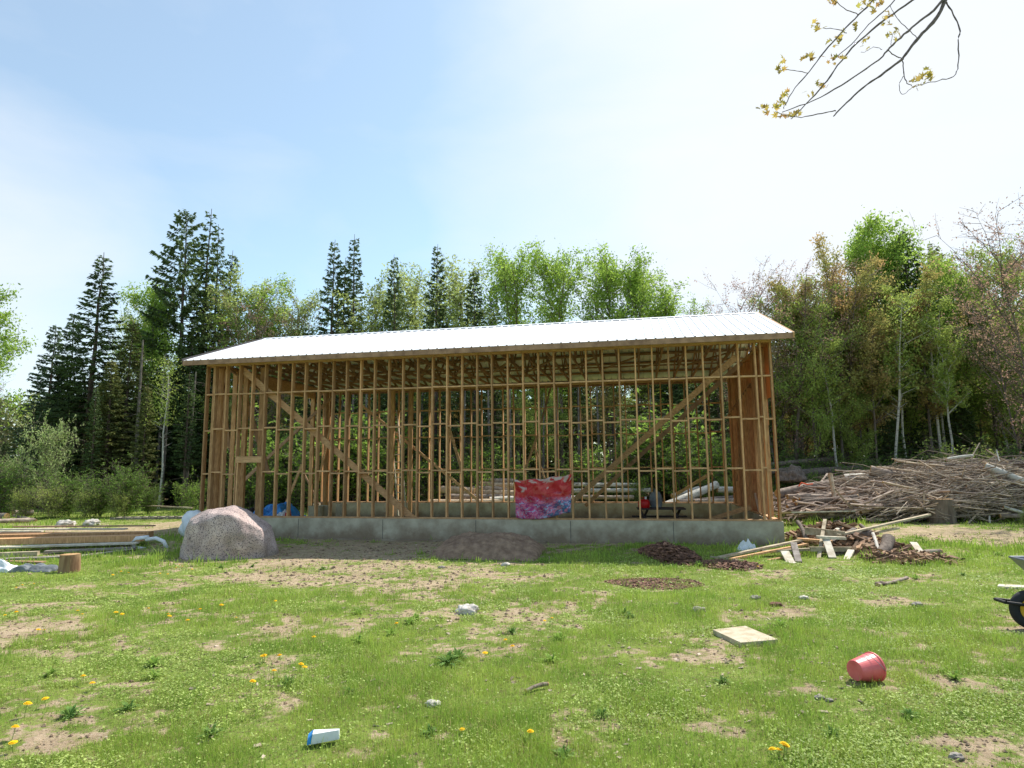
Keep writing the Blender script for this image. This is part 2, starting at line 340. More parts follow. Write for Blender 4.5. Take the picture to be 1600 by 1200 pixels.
def groundmat():
    m = bpy.data.materials.new('lawn_and_soil'); m.use_nodes = True; n = m.node_tree.nodes; l = m.node_tree.links; b = n['Principled BSDF']
    b.inputs['Roughness'].default_value = .95; b.inputs['Specular IOR Level'].default_value = .1
    tc = n.new('ShaderNodeTexCoord')
    def noise(s, d=6, r=.6):
        q = n.new('ShaderNodeTexNoise'); q.inputs['Scale'].default_value = s; q.inputs['Detail'].default_value = d; q.inputs['Roughness'].default_value = r
        l.new(tc.outputs['Object'], q.inputs['Vector']); return q.outputs[0]
    def ramp(src, a, c, t0=0, t1=1):
        q = n.new('ShaderNodeMapRange'); q.inputs['From Min'].default_value = a; q.inputs['From Max'].default_value = c
        q.inputs['To Min'].default_value = t0; q.inputs['To Max'].default_value = t1; l.new(src, q.inputs['Value']); return q.outputs[0]
    def mix(f, a, c):
        q = n.new('ShaderNodeMix'); q.data_type = 'RGBA'
        l.new(f, q.inputs['Factor'])
        for k, s in ((6, a), (7, c)):
            if isinstance(s, tuple): q.inputs[k].default_value = s
            else: l.new(s, q.inputs[k])
        return q.outputs[2]
    soil = mix(ramp(noise(3.5, 8, .7), .35, .65), lin(184, 164, 136), lin(150, 130, 106))
    soil = mix(ramp(noise(60, 3), .62, .7), soil, lin(196, 186, 170))
    soil = mix(ramp(noise(38, 3), .6, .68, 0, .8), soil, lin(92, 74, 58))
    soil = mix(ramp(noise(11, 5, .7), .5, .62, 0, .75), soil, lin(124, 128, 70))
    gr = mix(ramp(noise(2.2, 6), .35, .65), lin(132, 146, 72), lin(106, 124, 56))
    gr = mix(ramp(noise(26, 4), .5, .68, 0, .9), gr, lin(112, 98, 70))
    a1 = n.new('ShaderNodeAttribute'); a1.attribute_name = 'dirt'
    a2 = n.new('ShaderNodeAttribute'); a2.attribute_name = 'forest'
    ad = n.new('ShaderNodeMath'); ad.operation = 'ADD'; l.new(a1.outputs['Fac'], ad.inputs[0]); l.new(ramp(noise(9, 8, .75), .25, .75, -.9, .9), ad.inputs[1])
    c = mix(ramp(ad.outputs[0], .3, .7), gr, soil)
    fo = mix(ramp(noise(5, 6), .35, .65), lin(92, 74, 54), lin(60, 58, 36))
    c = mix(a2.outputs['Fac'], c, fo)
    l.new(c, b.inputs['Base Color'])
    bn = n.new('ShaderNodeBump'); bn.inputs['Strength'].default_value = .9; bn.inputs['Distance'].default_value = .03
    l.new(noise(24, 8, .75), bn.inputs['Height']); l.new(bn.outputs[0], b.inputs['Normal'])
    return m
gnd = fastmesh('ground', vv, ff, groundmat(), smooth=True); tag(gnd, kind='structure')
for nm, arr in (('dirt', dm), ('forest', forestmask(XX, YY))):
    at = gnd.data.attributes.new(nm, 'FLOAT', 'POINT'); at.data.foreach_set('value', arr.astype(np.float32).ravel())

# ------------------------------------------------------------------ grass, clover (uncountable ground cover)
def in_bldg(x, y, pad=.0):
    c, s = math.cos(TH), math.sin(TH); dx = x-BX; dy = y-BY
    lx = dx*c-dy*s; ly = dx*s+dy*c
    return (lx > -15.3-pad) & (lx < .1+pad) & (ly > -.05-pad) & (ly < 7.1+pad)
EXCL = [(GP(1165, 999), .34), (GP(1350, 1060), .10)]
def clear_(x, y):
    k = np.ones(np.shape(x), bool)
    for p, r in EXCL: k &= ((x-p.x)**2+((y-p.y)*1.4)**2) > r*r
    return k
def samplepts(n, y0, y1, pw=1.0, half=1.2):
    # density falls with distance (uniform in log distance)
    u = RNG.random(n); y = y0*(y1/y0)**(u**pw); x = (RNG.random(n)*2-1)*y*half
    return x, y
def blades(name, n, y0, y1, hmin, hmax, wd, mat, label, thr=.5, tuft=True, lean=.5, keep=None, pw=1.0):
    x, y = samplepts(n, y0, y1, pw)
    d = dirtmask(x, y); t = fbm(x*2.3, y*2.3, 61, 3); t2 = fbm(x*.7, y*.7, 63, 3)
    ok = (RNG.random(n) > (d-thr+.5)*1.3-.08) & ~in_bldg(x, y, -.1) & (forestmask(x, y) < .6)
    ok &= clear_(x, y)
    x, y, t, t2, d = x[ok], y[ok], t[ok], t2[ok], d[ok]; n = len(x)
    h = (hmin+(hmax-hmin)*RNG.random(n)**1.6)*(.45+1.3*np.clip((t-.38)*3, 0, 1) if tuft else 1)*(.7+.9*np.clip((t2-.4)*3, 0, 1))*(1-.5*d)
    far = np.clip(y/6, .8, 3.2)
    a = RNG.random(n)*6.283; wx = np.cos(a)*wd*far; wy = np.sin(a)*wd*far
    la = RNG.random(n)*6.283; lx = np.cos(la)*lean*h*RNG.random(n); ly = np.sin(la)*lean*h*RNG.random(n)
    z = G(x, y)-.005
    b0 = np.stack([x-wx, y-wy, z], -1); b1 = np.stack([x+wx, y+wy, z], -1)
    m1 = np.stack([x+wx*.7+lx*.35, y+wy*.7+ly*.35, z+h*.6], -1); m0 = np.stack([x-wx*.7+lx*.35, y-wy*.7+ly*.35, z+h*.6], -1)
    tp = np.stack([x+lx*1.3, y+ly*1.3, z+h], -1)
    v = np.stack([b0, b1, m1, m0, tp], 1).reshape(-1, 3)
    i = np.arange(n)*5
    f = np.concatenate([np.stack([i, i+1, i+2, i+3], -1), np.stack([i+3, i+2, i+4, i+4], -1)])
    # triangles as separate uniform set: build as tris
    tri = np.concatenate([np.stack([i, i+1, i+2], -1), np.stack([i, i+2, i+3], -1), np.stack([i+3, i+2, i+4], -1)])
    o = fastmesh(name, v, tri, mat); tag(o, label, 'grass', kind='stuff'); return o
blades('grass', 720000, 3.2, 18, .012, .05, .0016, grassm, 'short green lawn grass growing round the bare soil patches')
blades('tall_grass', 115000, 12.5, 34, .05, .15, .0035, grassm, 'taller green grass around the piles and at the wood edge', thr=.45, tuft=True)
blades('dry_grass', 160000, 3.2, 20, .012, .04, .0017, drym, 'dry straw coloured grass blades scattered through the lawn', thr=.85, lean=1.8)
blades('grass_tufts', 150000, 3.2, 16, .04, .10, .0018, grassm, 'taller tufts of grass standing out of the short lawn', tuft=False, keep=lambda x, y: fbm(x*1.5, y*1.5, 71, 3)+.25*fbm(x*6, y*6, 72, 2) > .765)
def clover():
    n = 300000; x, y = samplepts(n, 3.2, 13)
    t = fbm(x*1.1, y*1.1, 81, 4); d = dirtmask(x, y)
    ok = (RNG.random(n) < np.clip((t-.5)*6, .1, .9)) & (RNG.random(n) > d*1.1) & ~in_bldg(x, y, .2) & clear_(x, y)
    x, y = x[ok], y[ok]; n = len(x); z = G(x, y)+.006+.035*RNG.random(n)
    s = (.004+.005*RNG.random(n))*np.clip(y/5.5, 1, 2.2); a = RNG.random(n)*6.283; tx = (RNG.random(n)-.5)*1.1; ty = (RNG.random(n)-.5)*1.1
    V4 = []
    for k in range(4):
        cx = np.cos(a+k*1.5708)*s*(1.35 if k % 2 else .8); cy = np.sin(a+k*1.5708)*s*(1.35 if k % 2 else .8)
        V4.append(np.stack([x+cx, y+cy, z+cx*tx+cy*ty], -1))
    v = np.stack(V4, 1).reshape(-1, 3); f = np.arange(n*4).reshape(n, 4)
    tag(fastmesh('clover', v, f, cloverm), 'low clover and broad leaved weeds mixed into the lawn', 'ground cover', kind='stuff')
clover()
def litter(name, n, px0, px1, py0, py1, s0, s1, mat, label, cat='debris', ell=True, hgt=0.01, heap=0., yaw=None):
    a = GP((px0+px1)/2, py1); c = GP((px0+px1)/2, py0); l = GP(px0, (py0+py1)/2); r = GP(px1, (py0+py1)/2)
    cx, cy, rx, ry = (l.x+r.x)/2, (a.y+c.y)/2, (r.x-l.x)/2, abs(c.y-a.y)/2
    th = RNG.random(n)*6.283; q = np.sqrt(RNG.random(n)); wob = 1+.35*(vnoise(np.cos(th)*2+5, np.sin(th)*2+5, int(px0))-.5)
    x = cx+rx*q*np.cos(th)*wob; y = cy+ry*q*np.sin(th)*wob
    hp = heap*np.clip(1-q**2, 0, 1)*(.5+vnoise(x*3, y*3, 8)); z = G(x, y)+hgt*RNG.random(n)+hp*RNG.random(n)**.5
    L_ = s0+(s1-s0)*RNG.random(n); W_ = L_*(.2+.4*RNG.random(n)) if s1 < .2 else L_*(.1+.2*RNG.random(n)); T_ = L_*.12
    az = RNG.random(n)*6.283; el = (RNG.random(n)-.5)*(1.0 if heap else .5)
    dx = np.stack([np.cos(az)*np.cos(el), np.sin(az)*np.cos(el), np.sin(el)], -1); dy = np.stack([-np.sin(az), np.cos(az), (RNG.random(n)-.5)*.8], -1)
    dz = np.cross(dx, dy); c0 = np.stack([x, y, z], -1); vs = []
    for i, j, k in ((-1, -1, -1), (1, -1, -1), (1, 1, -1), (-1, 1, -1), (-1, -1, 1), (1, -1, 1), (1, 1, 1), (-1, 1, 1)):
        vs.append(c0+dx*(i*L_/2)[:, None]+dy*(j*W_/2)[:, None]+dz*(k*T_/2)[:, None])
    v = np.stack(vs, 1).reshape(-1, 3); b = (np.arange(n)*8)[:, None, None]
    F = np.array([(3, 2, 1, 0), (4, 5, 6, 7), (0, 1, 5, 4), (1, 2, 6, 5), (2, 3, 7, 6), (3, 0, 4, 7)])[None]
    o = fastmesh(name, v, (b+F).reshape(-1, 4), mat); return tag(o, label, cat, kind='stuff')
litter('wood_chips', 2600, 955, 1105, 903, 922, .02, .06, chipm, 'flat patch of reddish brown wood chips on the lawn')
litter('bark_heap', 2600, 1008, 1092, 856, 884, .04, .16, chipm, 'low heap of dark brown bark scraps beside the concrete wall', heap=.28)
litter('bark_scraps', 1500, 1095, 1190, 878, 892, .03, .13, chipm, 'thin spread of bark scraps between the heap and the scrap lumber', heap=.08)
litter('wood_scraps', 420, 1340, 1500, 862, 886, .06, .3, scrapm, 'scattered pale wood scraps right of the scrap lumber', heap=.1)
litter('soil_crumbs', 2500, 430, 900, 850, 930, .01, .035, stick, 'small twigs and crumbs scattered on the bare soil')
def clods():
    n = 50000; x, y = samplepts(n, 3.2, 17); ok = (RNG.random(n) < (dirtmask(x, y)-.15)*1.2) & ~in_bldg(x, y, .1); x, y = x[ok], y[ok]; n = len(x)
    s = (.004+.016*RNG.random(n)**4)*np.clip(y/5, 1, 2.4); c0 = np.stack([x, y, G(x, y)+s*.2], -1); rot = RNG.random(n)*6.283; vs = []
    for k, (i, j, kk) in enumerate(((1, 0, 0), (0, 1, 0), (-1, 0, 0), (0, -1, 0), (0, 0, .9), (0, 0, -.9))):
        q = .7+.6*RNG.random(n); vs.append(c0+np.stack([(i*np.cos(rot)-j*np.sin(rot))*s*q, (i*np.sin(rot)+j*np.cos(rot))*s*q*.7, kk*s*q*.6], -1))
    v = np.stack(vs, 1).reshape(-1, 3); F = np.array([(0, 1, 4), (1, 2, 4), (2, 3, 4), (3, 0, 4), (1, 0, 5), (2, 1, 5), (3, 2, 5), (0, 3, 5)])[None]
    tag(fastmesh('soil_clods', v, (np.arange(n)*6)[:, None, None].repeat(8, 1).repeat(3, 2).reshape(-1, 3)+np.tile(F[0], (n, 1)), crumbm), 'brown soil clods and crumbs on the bare patches', 'debris', kind='stuff')
clods()
litter('lawn_twigs', 700, 200, 1500, 930, 1180, .01, .05, stick, 'small dead twigs scattered over the lawn')
litter('red_debris', 700, 1330, 1410, 798, 812, .04, .16, chipm, 'reddish wood debris at the foot of the brush pile', heap=.12)

# ------------------------------------------------------------------ the building
B = empty('barn_frame', (BX, BY, -.24), 'open timber stud building with white metal roof on a low concrete foundation', 'building', rz=-TH)
def bpart(mb, name, m, parent=None): return mb.build(name, m, parent or B)
LEN, WID_, S16 = 15.24, 7.0, .4064; CT = -.0427
SD = .14; SW = .038; TOPZ = FT+4.27
def bx(x0, x1, y0, y1, z0, z1, name, m, parent=None):
    q = MB(); q.box(x0, x1, y0, y1, z0, z1); return bpart(q, name, m, parent)
# foundation walls
f_ = bx(-13.42, .03, -.03, .19, -.5, FT-.04, 'foundation_wall', concrete)
for x in (-2.45, -4.9, -7.3, -9.8, -12.2): bx(x, x+.012, -.034, -.029, -.1, FT-.06, 'form_seam', mk('seam_%d' % int(-x*10), lin(86, 84, 78)), f_)
bx(-LEN-.03, -14.25, -.03, .19, -.5, FT-.04, 'foundation_wall', concrete)
bx(-LEN-.03, .03, WID_-.19, WID_+.03, -.5, FT-.04, 'foundation_wall', concrete)
bx(-.19, .03, .192, WID_-.192, -.5, FT-.04, 'foundation_wall', concrete)
bx(-LEN-.03, -LEN+.19, WID_-1., WID_-.192, -.5, FT-.04, 'foundation_wall', concrete)
bx(-LEN-.03, -LEN+.19, .192, 1.5, -.5, FT-.04, 'foundation_wall', concrete)
foot = bx(-13.6, -5.5, -.16, -.034, -.4, .03, 'footing', concrete)
inner = bx(-LEN+.2, -.2, .2, WID_-.2, -.4, -.1, 'dirt_floor', soilm)
# plates
for (x0, x1, y0, y1) in ((-13.40, 0, 0, SD), (-LEN, -14.27, 0, SD), (-LEN, 0, WID_-SD, WID_), (-SD, 0, SD+.002, WID_-SD-.002)):
    bx(x0, x1, y0, y1, FT-.038, FT, 'bottom_plate', lumber_h)
for (x0, x1, y0, y1) in ((-LEN, 0, 0, SD), (-LEN, 0, WID_-SD, WID_), (-SD, 0, SD+.002, WID_-SD-.002), (-LEN, -LEN+SD, SD+.002, WID_-SD-.002)):
    bx(x0, x1, y0, y1, TOPZ-.076, TOPZ, 'top_plate', lumber_h)
Z1, Z2, Z3 = FT+1.17, FT+2.375, FT+3.378
rs = random.Random(3)
fx = [-(37-i)*S16-CT for i in range(37)]       # stud idx 0..36
fx_front = [-15.22] + fx + [-.24, -.0195]
def stud(x, y0, z0=FT, z1=TOPZ-.078, wdt=SW, dep=SD, dx=0., name='wall_stud'):
    q = MB(); tl = rs.uniform(-.012, .012)+dx
    q.add([(x-wdt/2, y0, z0), (x+wdt/2, y0, z0), (x+wdt/2, y0+dep, z0), (x-wdt/2, y0+dep, z0),
           (x-wdt/2+tl, y0, z1), (x+wdt/2+tl, y0, z1), (x+wdt/2+tl, y0+dep, z1), (x-wdt/2+tl, y0+dep, z1)],
          [(3, 2, 1, 0), (4, 5, 6, 7), (0, 1, 5, 4), (1, 2, 6, 5), (2, 3, 7, 6), (3, 0, 4, 7)])
    return bpart(q, name, lumber)
DOORL, DOORR = fx[2]-.0, fx[4]
for i, x in enumerate(fx_front):
    k = i-1
    if k == 3: stud(x, 0, z0=FT+1.62); continue
    if k == 2: stud(x, 0, z0=.0); continue
    if k == 4: stud(x, 0, z0=FT); continue
    stud(x, 0)
stud(fx[2]+.05, 0, z0=0, z1=FT+1.45, name='door_jamb'); stud(fx[0]+.045, 0)
h = MB(); h.box(fx[2]+.022, fx[4]-.022, -.004, SD, FT+1.45, FT+1.60); bpart(h, 'door_header', lumber_h)
h = MB(); h.box(fx[2]+.0, fx[4]-.0, -.006, SD+.01, FT+1.602, FT+1.622); bpart(h, 'door_header', lumber_h)
for x in [-15.22]+[v+.03 for v in fx]+[-.0195]: stud(x, WID_-SD)
for x in (-15.1, fx[0]+.12): stud(x, WID_-SD)
# end walls
for y in (.86, 1.67, 2.07, 2.9, 3.3, 3.7, 4.1, 4.5, 4.95, 5.35, 5.76, 6.15, 6.5):
    q = MB(); q.box(-SD, 0, y-SW/2, y+SW/2, FT, TOPZ-.078); bpart(q, 'end_wall_stud', lumber)
for y in (.42, .82, 1.24, 5.95, 6.02, 6.4):
    q = MB(); q.box(-LEN, -LEN+SD, y-SW/2, y+SW/2, FT-.05 if y < 2 else .0, TOPZ-.078); bpart(q, 'end_wall_stud', lumber)
q = MB(); q.box(-LEN, -LEN+SD, 1.27, 5.9, TOPZ-.40, TOPZ-.08); bpart(q, 'opening_header', lumber_h)
q = MB(); q.tube([(-15.02, .34, .1), (-15.0, .34, TOPZ-.1)], [.10, .085], 9); bpart(q, 'round_post', lumber)
q = MB(); q.tube([(-14.86, 6.55, .1), (-14.9, 6.5, TOPZ-.1)], [.10, .085], 9); bpart(q, 'round_post', lumber)
# interior posts (wide weathered)
for (x, y, w_) in ((-14.62, 1.0, .14), (-11.5, 6.6, .13), (-12.2, 6.5, .16), (-13.75, .5, .14)):
    q = MB(); q.box(x-w_/2, x+w_/2, y-.05, y+.05, .05, TOPZ-.1); bpart(q, 'inner_post', lumber)
# blocking rows: (front first 100 as parts of their own)
nb = 0; rest = MB()
for (zr, st) in ((Z1, .03), (Z2, .03), (Z3, .0)):
    xs = fx_front
    for i in range(len(xs)-1):
        a, b = xs[i]+SW/2, xs[i+1]-SW/2
        if b-a < .05: continue
        k = i-1
        if zr == Z1 and k in (2, 3): continue
        dz = (st if i % 2 else -st)*.9+rs.uniform(-.008, .008)
        if nb < 100:
            q = MB(); q.box(a+.001, b-.001, .004, SD-.004, zr+dz-.019, zr+dz+.019); bpart(q, 'blocking', lumber_h); nb += 1
        else: rest.box(a+.001, b-.001, .004, SD-.004, zr+dz-.019, zr+dz+.019)
for zr in (Z1, Z2, Z3):
    xs = [v+.03 for v in fx]
    for i in range(len(xs)-1):
        dz = (.02 if i % 2 else -.02)+rs.uniform(-.006, .006)
        rest.box(xs[i]+SW/2+.001, xs[i+1]-SW/2-.001, WID_-SD+.004, WID_-.004, zr+dz-.019, zr+dz+.019)
o = bpart(rest, 'blocking', lumber_h); o['kind'] = 'stuff'
# braces
def brace(p, q, wd=.14, th=.036, m=lumber_h, name='brace', upv=(0, 1, 0)):
    mb = MB(); mb.beam(p, q, wd, th, upv=upv); return bpart(mb, name, m)
def bb(a, wa, c, wc, **k): return brace(BL(a[0], a[1], wa), BL(c[0], c[1], wc), **k)
bb((380, 578), .165, (648, 812), .165, wd=.17)
bb((1150, 558), .3, (893, 785), 4.5, wd=.15, m=lumber_h)
bb((1158, 567), 1.2, (915, 790), 6.7, wd=.12, m=lumber_dk)
bb((566, 634), 6.83, (746, 781), 6.83, wd=.1)
bb((520, 620), 6.6, (366, 765), 2.2, wd=.12)
bb((517, 664), 6.3, (490, 785), 6.4, wd=.07)
bb((472, 726), 5.0, (443, 797), 5.0, wd=.09)
bb((699, 660), 6.3, (722, 735), 6.3, wd=.1)
bb((842, 675), 6.5, (820, 735), 6.0, wd=.08); bb((835, 697), 6.5, (852, 752), 5.8, wd=.06)
bb((862, 600), 6.6, (840, 680), 6.6, wd=.06, m=lumber_dk)
bb((1112, 739), 6., (1058, 772), 6.6, wd=.1); bb((1174, 792), 2.6, (1108, 812), 3., wd=.12, m=lumber_h)
bb((1173, 742), 3.5, (1188, 806), 2.2, wd=.05, m=lumber_p); bb((1146, 610), 6.2, (1154, 652), 5.8, wd=.05, m=lumber_p)
bb((1140, 650), 6.7, (1176, 600), 2.5, wd=.16, m=lumber_dk); bb((1178, 640), 3.4, (1150, 770), 6.2, wd=.16, m=lumber_dk)
bb((345, 575), .3, (358, 700), 2.0, wd=.14, m=lumber_dk); bb((380, 610), 1.0, (420, 740), 3.0, wd=.16, m=lumber_dk)
bb((355, 575), .5, (480, 660), 5.5, wd=.1, m=lumber_dk)
bb((470, 730), 6.7, (500, 790), 6.7, wd=.06, m=lumber_dk)
# right end boards
y = 6.9; j = 0
rb = random.Random(11)
while y > .95:
    wv = rb.uniform(.14, .2); z0 = FT-.35+rb.uniform(-.15, .1) if y > 2.2 else FT+2.3+rb.uniform(-.1, .1)
    if y < 2.3 and y > 1.9: z0 = FT+1.9
    q = MB(); q.box(.004, .024, y-wv, y-rb.choice((.004, .01, .022)), z0, TOPZ-.0); bpart(q, 'wall_board', sheath); y -= wv; j += 1
while y > .14:
    wv = rb.uniform(.14, .2); q = MB(); q.box(.004, .024, max(y-wv, .1), y-.004, FT+2.9 if y > .5 else FT+.0, TOPZ); bpart(q, 'wall_board', sheath); y -= wv
# trusses
RX0, RX1 = -15.66, .40; OV = .42; ez = 4.34+FT-.0; rz_ = 5.74+FT
slope = (rz_-ez)/(3.5+OV); ang = math.atan(slope)
def roofz(y): return rz_-abs(y-3.5)*slope
for i in range(26):
    x = -.05-i*.6095
    q = MB(); dn = .13
    def tp(y, d=dn): return (x, y, roofz(y)-d)
    for s_ in (-1, 1): q.beam(tp(3.5+s_*.01), tp(3.5+s_*(3.5+OV-.05)), .038, .09)
    q.beam((x, .0, TOPZ+.045), (x, 7., TOPZ+.045), .038, .088)
    for (a, c) in ((3.5, 2.4), (3.5, 4.6)): q.beam((x+.02, a, roofz(a)-dn-.05), (x+.02, c, TOPZ+.06), .036, .07)
    for (a, c) in ((1.75, 2.4), (5.25, 4.6)): q.beam((x+.02, a, roofz(a)-dn-.03), (x+.02, c, TOPZ+.06), .036, .07)
    bpart(q, 'roof_truss', lumber_dk)
for s_ in (-1, 1):
    for k in range(7):
        yv = 3.5+s_*(.12+k*.61); q = MB(); q.beam((RX0+.05, yv, roofz(yv)-.062), (RX1-.05, yv, roofz(yv)-.062), .088, .036, upv=(0, s_*-math.sin(ang)*-1, math.cos(ang)))
        bpart(q, 'purlin', lumber_dk)
q = MB()
for i in range(12): q.beam((-.6-i*1.25, 2.4, TOPZ+.11), (-1.7-i*1.25, 4.6, TOPZ+.11), .09, .03)
q.beam((-.1, 2.4, TOPZ+.16), (-15.2, 2.45, TOPZ+.16), .09, .036); q.beam((-.1, 4.6, TOPZ+.16), (-15.2, 4.55, TOPZ+.16), .09, .036)
bpart(q, 'truss_bracing', lumber_dk)
for s_ in (-1, 1):
    ye = 3.5+s_*(3.5+OV)
    q = MB(); q.beam((RX0, ye+s_*.022, ez-.10), (RX1, ye+s_*.022, ez-.10), .038, .14, upv=(0, 0, 1)); bpart(q, 'fascia', lumber_dk)  # darker wood colour stands in for the shadow under the eave
# ribbed sheets: profile along x
prof = []; x = RX0; nr = int(round((RX1-RX0)/.2286)); pitch = (RX1-RX0)/nr
for i in range(nr):
    a = RX0+i*pitch
    prof += [(a, .0), (a+pitch*.5-.022, .0), (a+pitch*.5-.014, .026), (a+pitch*.5+.014, .026), (a+pitch*.5+.022, .0)]
prof.append((RX1, 0))
for s_ in (-1, 1):
    vs = []; ye = 3.5+s_*(3.5+OV+.045)
    nrm = Vector((0, s_*math.sin(ang), math.cos(ang)))
    for (yy_, zz_) in ((3.5+s_*.005, rz_), (ye, ez-.045*slope)):
        for dn_ in (0, -.004):
            for (xx_, hh_) in prof:
                vs.append((xx_, yy_+nrm.y*(hh_+dn_), zz_+nrm.z*(hh_+dn_)-.02))
    n_ = len(prof); fs = []
    for i in range(n_-1):
        fs += [(i, i+1, 2*n_+i+1, 2*n_+i), (n_+i+1, n_+i, 3*n_+i, 3*n_+i+1), (2*n_+i, 2*n_+i+1, 3*n_+i+1, 3*n_+i), (i+1, i, n_+i, n_+i+1)]
    fs += [(0, 2*n_, 3*n_, n_), (n_-1, 2*n_-1, 4*n_-1, 3*n_-1)]
    q = MB(); q.add(vs, fs); bpart(q, 'roof_sheet', roofm)
    for xr in (RX0-.02,):
        q = MB(); q.beam((xr, 3.5, rz_-.05), (xr, ye, ez-.06), .036, .15); bpart(q, 'rake_board', trimm)
    q = MB(); q.beam((RX1+.02, 3.5, rz_-.075), (RX1+.02, ye, ez-.09), .036, .12); bpart(q, 'rake_board', lumber_h)
q = MB(); q.add([(RX0, 3.3, roofz(3.3)+.006), (RX1, 3.3, roofz(3.3)+.006), (RX1, 3.5, rz_+.006), (RX0, 3.5, rz_+.006), (RX1, 3.7, roofz(3.7)+.006), (RX0, 3.7, roofz(3.7)+.006)],
                [(0, 1, 2, 3), (3, 2, 4, 5)]); bpart(q, 'ridge_cap', roofm)

# ------------------------------------------------------------------ banner
def bannermat():
    m = bpy.data.materials.new('banner_print'); m.use_nodes = True; n = m.node_tree.nodes; l = m.node_tree.links; b = n['Principled BSDF']
    b.inputs['Roughness'].default_value = .6
    tc = n.new('ShaderNodeTexCoord'); uv = tc.outputs['UV']
    def noise(s, d=3, dist=1.5, off=0):
        mp = n.new('ShaderNodeMapping'); mp.inputs['Location'].default_value = (off, off, 0); l.new(uv, mp.inputs[0])
        q = n.new('ShaderNodeTexNoise'); q.inputs['Scale'].default_value = s; q.inputs['Detail'].default_value = d; q.inputs['Distortion'].default_value = dist
        l.new(mp.outputs[0], q.inputs['Vector']); return q.outputs[0]
    sep = n.new('ShaderNodeSeparateXYZ'); l.new(uv, sep.inputs[0])
    def math_(op, a, c):
        q = n.new('ShaderNodeMath'); q.operation = op
        for k, s in enumerate((a, c)):
            if isinstance(s, (int, float)): q.inputs[k].default_value = s
            else: l.new(s, q.inputs[k])
        return q.outputs[0]
    def ramp(src, a, c, t0=0, t1=1):
        q = n.new('ShaderNodeMapRange'); q.inputs['From Min'].default_value = a; q.inputs['From Max'].default_value = c
        q.inputs['To Min'].default_value = t0; q.inputs['To Max'].default_value = t1; l.new(src, q.inputs['Value']); return q.outputs[0]
    def mix(f, a, c):
        q = n.new('ShaderNodeMix'); q.data_type = 'RGBA'; l.new(f, q.inputs['Factor'])
        for k, s in ((6, a), (7, c)):
            if isinstance(s, tuple): q.inputs[k].default_value = s
            else: l.new(s, q.inputs[k])
        return q.outputs[2]
    vy = math_('ADD', sep.outputs[1], math_('MULTIPLY', math_('SUBTRACT', noise(3), .5), .9))
    ux = math_('ADD', sep.outputs[0], math_('MULTIPLY', math_('SUBTRACT', noise(3, off=7), .5), .7))
    c = mix(ramp(ux, .45, .75), lin(176, 60, 128), lin(70, 110, 152))            # lower: magenta left, blue right
    c = mix(ramp(noise(9, off=3), .44, .56), c, lin(212, 120, 150))
    c = mix(ramp(noise(14, off=5), .56, .62), c, lin(170, 190, 220))
    t = mix(ramp(noise(5, off=9), .45, .6), lin(196, 40, 44), lin(214, 92, 84))
    t = mix(ramp(math_('ADD', noise(4, off=13), math_('MULTIPLY', math_('SUBTRACT', vy, .8), .6)), .58, .66), t, lin(206, 186, 178))
    t = mix(ramp(noise(8, off=21), .6, .66), t, lin(176, 80, 40))
    c = mix(ramp(vy, .3, .55), c, t)
    l.new(c, b.inputs['Base Color'])
    tr = n.new('ShaderNodeBsdfTranslucent'); l.new(c, tr.inputs['Color']); ms = n.new('ShaderNodeMixShader'); ms.inputs[0].default_value = .25
    l.new(b.outputs[0], ms.inputs[1]); l.new(tr.outputs[0], ms.inputs[2]); l.new(ms.outputs[0], n['Material Output'].inputs[0])
    return m
tl, tr_, br, bl_ = BL(804, 750, -.04), BL(893.5, 741, -.04), BL(892, 801, -.05), BL(807, 809, -.05)
nu, nv = 48, 34; vs = []; uvs = []
for j in range(nv+1):
    for i in range(nu+1):
        u, v = i/nu, j/nv
        top = tl.lerp(tr_, u); bot = bl_.lerp(br, u)
        top.z -= .04*math.sin(math.pi*u)**1*(1-.3*u); bot.z -= .08*math.sin(math.pi*min(1, u*1.15))
        p = bot.lerp(top, v)
        p.y += -.03-.035*math.sin(u*9+v*5)*math.sin(math.pi*v) - .03*math.sin(u*21-v*7+1)*(.3+.7*math.sin(math.pi*u)) - .05*math.sin(math.pi*v)*math.sin(math.pi*u)
        p.y -= .03*math.sin((u*1.3+v)*15)+.018*math.sin(u*34+v*6)*(.4+v)
        p.z += .018*math.sin(u*18+2)*v
        vs.append(p); uvs.append((u, v))
fs = [(j*(nu+1)+i, j*(nu+1)+i+1, (j+1)*(nu+1)+i+1, (j+1)*(nu+1)+i) for j in range(nv) for i in range(nu)]
me = bpy.data.meshes.new('banner'); me.from_pydata([BR@p for p in vs], [], fs); ul = me.uv_layers.new()
for lp in me.loops: ul.data[lp.index].uv = uvs[lp.vertex_index]
me.polygons.foreach_set('use_smooth', [True]*len(me.polygons)); me.materials.append(bannermat())
o = bpy.data.objects.new('banner', me); COL.objects.link(o)
sm = o.modifiers.new('thickness', 'SOLIDIFY'); sm.thickness = .003
tag(o, 'red, pink and blue printed cloth banner tied to the front studs', 'banner')

def W(p): return BR@Vector(p)      # building local -> world
# ------------------------------------------------------------------ boulder
c = GP(352, 874)
bo = blob('boulder', (c.x-.22, c.y+.75, GZ(c.x, c.y)-.18), (1.0, .82, 1.26), granitem, seed=8, rough=.09, sub=6, flat=.12, detail=1.2, boxy=.36, rz=.2)
me = bo.data
for v in me.vertices:      # rounded hump: left side steep, right side sloping to a low toe
    x, z = v.co.x, v.co.z
    if x > 0: v.co.z = z*(1-.34*(max(x, 0)/1.0)**1.5) if z > 0 else z
    v.co.x = x*1.0
tag(bo, 'big rounded pinkish grey granite boulder at the left end of the foundation', 'boulder')

